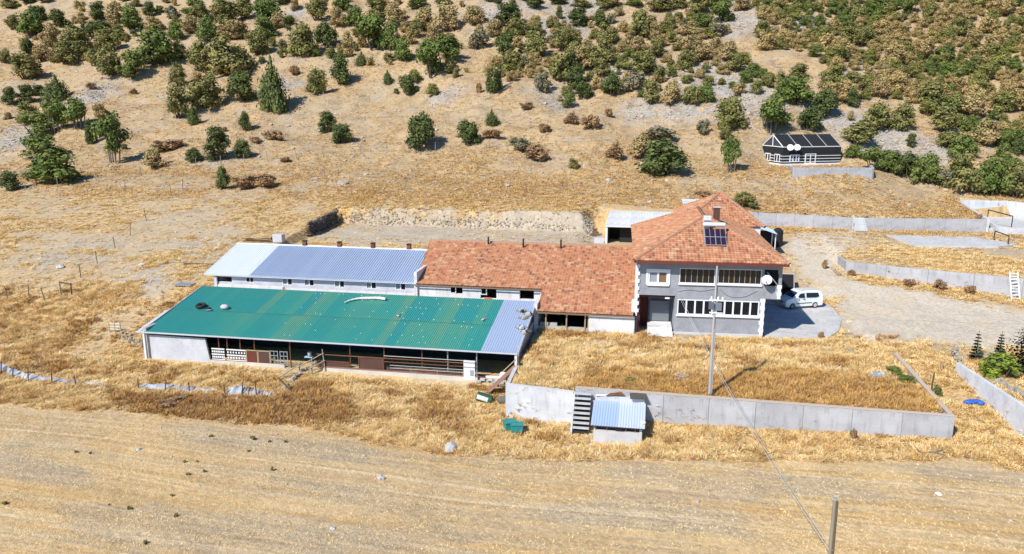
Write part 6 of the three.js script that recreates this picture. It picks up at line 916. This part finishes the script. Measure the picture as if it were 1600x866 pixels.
{
  const zones = [['at the far left edge', 90, 215], ['above the left fence', 290, 310]];
  const where = (px, py) => {
    if (py > 682 && px < 500) return px < 250 ? 'in the left of the field' : 'in the field below the sheds';
    if (py > 330) return px > 1270 ? (py > 500 ? 'in the garden or on its walls' : 'along the right terrace wall') : 'below the cattle shed';
    if (px < 130) return py < 135 ? 'at the upper left corner' : 'at the left edge of the slope';
    if (px < 300) return py < 145 ? 'in the upper left thicket' : 'on the left open slope';
    if (px < 450) return py < 128 ? 'in the thicket above the tall juniper' : 'around the tall left juniper';
    if (px < 640) return py < 110 ? 'in the upper centre-left scrub' : 'on the slope above the white barn';
    if (px < 780) return py < 135 ? 'in the upper centre scrub' : 'on the slope above the tiled barn';
    if (px < 960) return py < 80 ? 'at the top centre' : py < 165 ? 'on the centre scrub edge' : 'on the bare slope above the machine shed';
    if (px < 1140) return py < 75 ? 'at the top right of centre' : py < 190 ? 'beside the grey scree' : 'on the slope left of the tent';
    if (px < 1310) return py < 160 ? 'in the scrub above the tent' : py < 240 ? 'close behind the tent' : 'on the slope behind the house';
    return py < 200 ? 'in the scrub right of the tent' : 'in the hedge right of the tent';
  };
  const cells = new Map(); plants.forEach((r) => { const k = KINDS[r[4]][3] + '|' + where(r[0], r[1]); if (!cells.has(k)) cells.set(k, []); cells.get(k).push(r); });
  const ord = ['first', 'second', 'third', 'fourth', 'fifth', 'sixth', 'seventh', 'eighth', 'ninth', 'tenth', 'eleventh', 'twelfth', 'thirteenth', 'fourteenth', 'fifteenth', 'sixteenth', 'seventeenth', 'eighteenth', 'nineteenth', 'twentieth', 'twenty-first', 'twenty-second', 'twenty-third', 'twenty-fourth', 'twenty-fifth', 'twenty-sixth', 'twenty-seventh', 'twenty-eighth', 'twenty-ninth', 'thirtieth'];
  const labels = new Map();
  for (const [k, rows] of cells) { const [what, at] = k.split('|'); rows.sort((a, b) => a[0] - b[0]); const big = [...rows].sort((a, b) => b[2] * b[3] - a[2] * a[3])[0];
    rows.forEach((r, i) => labels.set(r, rows.length === 1 ? 'only ' + what + ' ' + at : r === big && rows.length > 2 ? 'largest ' + what + ' ' + at : i === rows.length - 1 && rows.length < 4 ? 'rightmost ' + what + ' ' + at : i === 0 ? 'leftmost ' + what + ' ' + at : ord[i] + ' ' + what + ' from the left ' + at)); }
  for (const r of plants) { const p = ground(r[0], r[1]), s = perPx(p), w = r[2] * s; p.z -= w * 0.3; p.y = terrain(p.x, p.z); place(r[4], p, r[4] === 8 ? w * 0.7 : r[4] === 6 && r[1] > 400 ? w * 0.7 : w, r[4] === 6 && r[1] > 400 ? r[3] * s * 0.75 : r[4] < 4 ? Math.min(r[3] * s * 0.97, w * 1.0) : r[3] * s, labels.get(r), KINDS[r[4]][3] + (r[4] === 8 ? 's dotted over the stubble field' : r[4] === 7 ? 's on the hillside' : 's scattered over the hillside')); }
  // the dense scrub: the nearest are objects, the rest one mass
  const far = globalThis.farPlants.map((f) => { const p = new THREE.Vector3(f[0], 0, -f[1]); const d = p.clone().sub(EYE).dot(FWD), px = PW / 2 + FPX * p.clone().sub(EYE).dot(RGT) / d; return [...f, px, terrain(f[0], -f[1])]; }).map((f) => { const p = new THREE.Vector3(f[0], f[4], -f[1]).sub(EYE), d = p.dot(FWD); return [...f.slice(0, 3), PW / 2 + FPX * p.dot(RGT) / d, f[4], PH / 2 - FPX * p.dot(UPV) / d]; });
  const kindFor = (x, s) => { const n = fbm(x * 0.07 + 200, s * 0.07, 3) + rr(-0.26, 0.26); return n < 0.31 ? 3 : n < 0.36 ? 1 : n < 0.51 ? 10 : 11; };
  const inView = far.filter((f) => f[0] > 20 && f[3] > 900 && f[3] < 1600 && f[5] > 8).sort((a, b) => b[2] / b[1] - a[2] / a[1]).slice(0, 50); const chosen = new Set(inView);
  for (const f of inView) f.push(kindFor(f[0], f[1]));
  const groups = new Map(); for (const f of inView) { const k = KINDS[f[6]][3] + '|' + (f[5] > 90 ? 'lower' : f[5] > 45 ? 'middle' : 'upper'); if (!groups.has(k)) groups.set(k, []); groups.get(k).push(f); }
  for (const [k, rows] of groups) { rows.sort((a, b) => a[3] - b[3]); const [what, band] = k.split('|'); rows.forEach((f, i) => place(f[6], new THREE.Vector3(f[0], f[4], -f[1]), f[2] * 2, f[2] * rr(1.2, 1.6), (ord[i] ?? 'last') + ' ' + what + ' from left in the ' + band + ' band of upper right scrub', 'oak bushes of the dense scrub on the upper right slope')); }
  const rest = far.filter((f) => !chosen.has(f)); const by = new Map(); for (const f of rest) { const k = kindFor(f[0], f[1]); if (!by.has(k)) by.set(k, []); by.get(k).push(f); }
  const scrub = new THREE.Group(); scrub.name = 'oak_scrub'; scene.add(scrub); stuff(scrub, 'dense mass of green and rust oak scrub on the upper slope'); const d = new THREE.Object3D();
  for (const [k, rows] of by) PROTO[k].forEach(([cg], vi) => { const mine = rows.filter((_, i) => i % 4 === vi); if (!mine.length) return; const im = new THREE.InstancedMesh(cg, leafMat, mine.length); mine.forEach((f, i) => { d.position.set(f[0], f[4], -f[1]); d.rotation.y = rr(0, 6.28); d.scale.set(f[2] * 2, f[2] * rr(1.2, 1.6), f[2] * 2); d.updateMatrix(); im.setMatrixAt(i, d.matrix); }); im.name = 'scrub_crown'; im.castShadow = im.receiveShadow = true; scrub.add(im); stuff(im); });
}
// ---------------------------------------------------------------- spruces and lime shrub behind the white wall
function spruce(px, py, hpx, wpx, label) {
  const p = ground(px, py), s = perPx(p), h = hpx * s, r = wpx * s / 2, t = thing('spruce', label, 'spruce', p); const P = [], N = [], C = []; const n = new THREE.Vector3();
  mesh('trunk', new THREE.CylinderGeometry(0.02 * h * 0.3, 0.03 * h * 0.7, h, 6).translate(0, h / 2, 0), MAT.bark, t);
  const tiers = Math.max(9, Math.round(h * 3.2));
  for (let k = 0; k < tiers; k++) { const q = k / tiers, y = h * (0.06 + 0.9 * q), R = r * (1 - q) * rr(0.85, 1.1) + 0.06, m = Math.round(7 + 9 * (1 - q)); const a0 = rr(0, 6);
    for (let j = 0; j < m; j++) { const a = a0 + j / m * 6.28 + rr(-0.15, 0.15), L = R * rr(0.75, 1.15), dx = Math.cos(a), dz = Math.sin(a), dip = L * rr(0.15, 0.35);
      for (let i = 0; i < 9; i++) { const f = 0.15 + 0.85 * i / 9, w = (0.14 + 0.1 * L) * (1.2 - f), x = dx * L * f, z = dz * L * f, yy = y - dip * f + 0.1 * f * f * L, c = pick(PAL.spruce), g = rr(0.8, 1.3); const sd = i % 2 ? 1 : -1;
        P.push(x, yy, z, x - dz * w * sd + dx * w * 0.7, yy - w * 0.3, z + dx * w * sd + dz * w * 0.7, x + dx * w * 0.9, yy - w * 0.1 + rr(0, 0.05), z + dz * w * 0.9); n.set(dx * 0.4, 0.9, dz * 0.4).normalize(); for (let v = 0; v < 3; v++) { N.push(n.x, n.y, n.z); C.push(c[0] * g, c[1] * g, c[2] * g); } } } }
  const g = new THREE.BufferGeometry(); g.setAttribute('position', new THREE.Float32BufferAttribute(P, 3)); g.setAttribute('normal', new THREE.Float32BufferAttribute(N, 3)); g.setAttribute('color', new THREE.Float32BufferAttribute(C, 3)); mesh('crown', g, leafMat, t);
}
spruce(1524, 564, 50, 26, 'small blue-green spruce left of the other two spruces'); spruce(1561, 560, 44, 22, 'slender young spruce between small spruce and big one'); spruce(1604, 582, 104, 110, 'big dark spruce cut by the right picture edge');
{ const lime = crownGeo('low', PAL.lime, 1600, 0.05); const p = ground(1572, 594), s = perPx(p); p.z -= 0.6; const o = thing('lime_shrub', 'lime-green leafy shrub under the big spruce at right', 'shrub', p); const c = mesh('crown', lime, leafMat, o), t = mesh('stem', trunkGeo('low'), MAT.bark, o); c.scale.set(72 * s, 48 * s, 56 * s); t.scale.copy(c.scale); }
renderer.render(scene, camera);
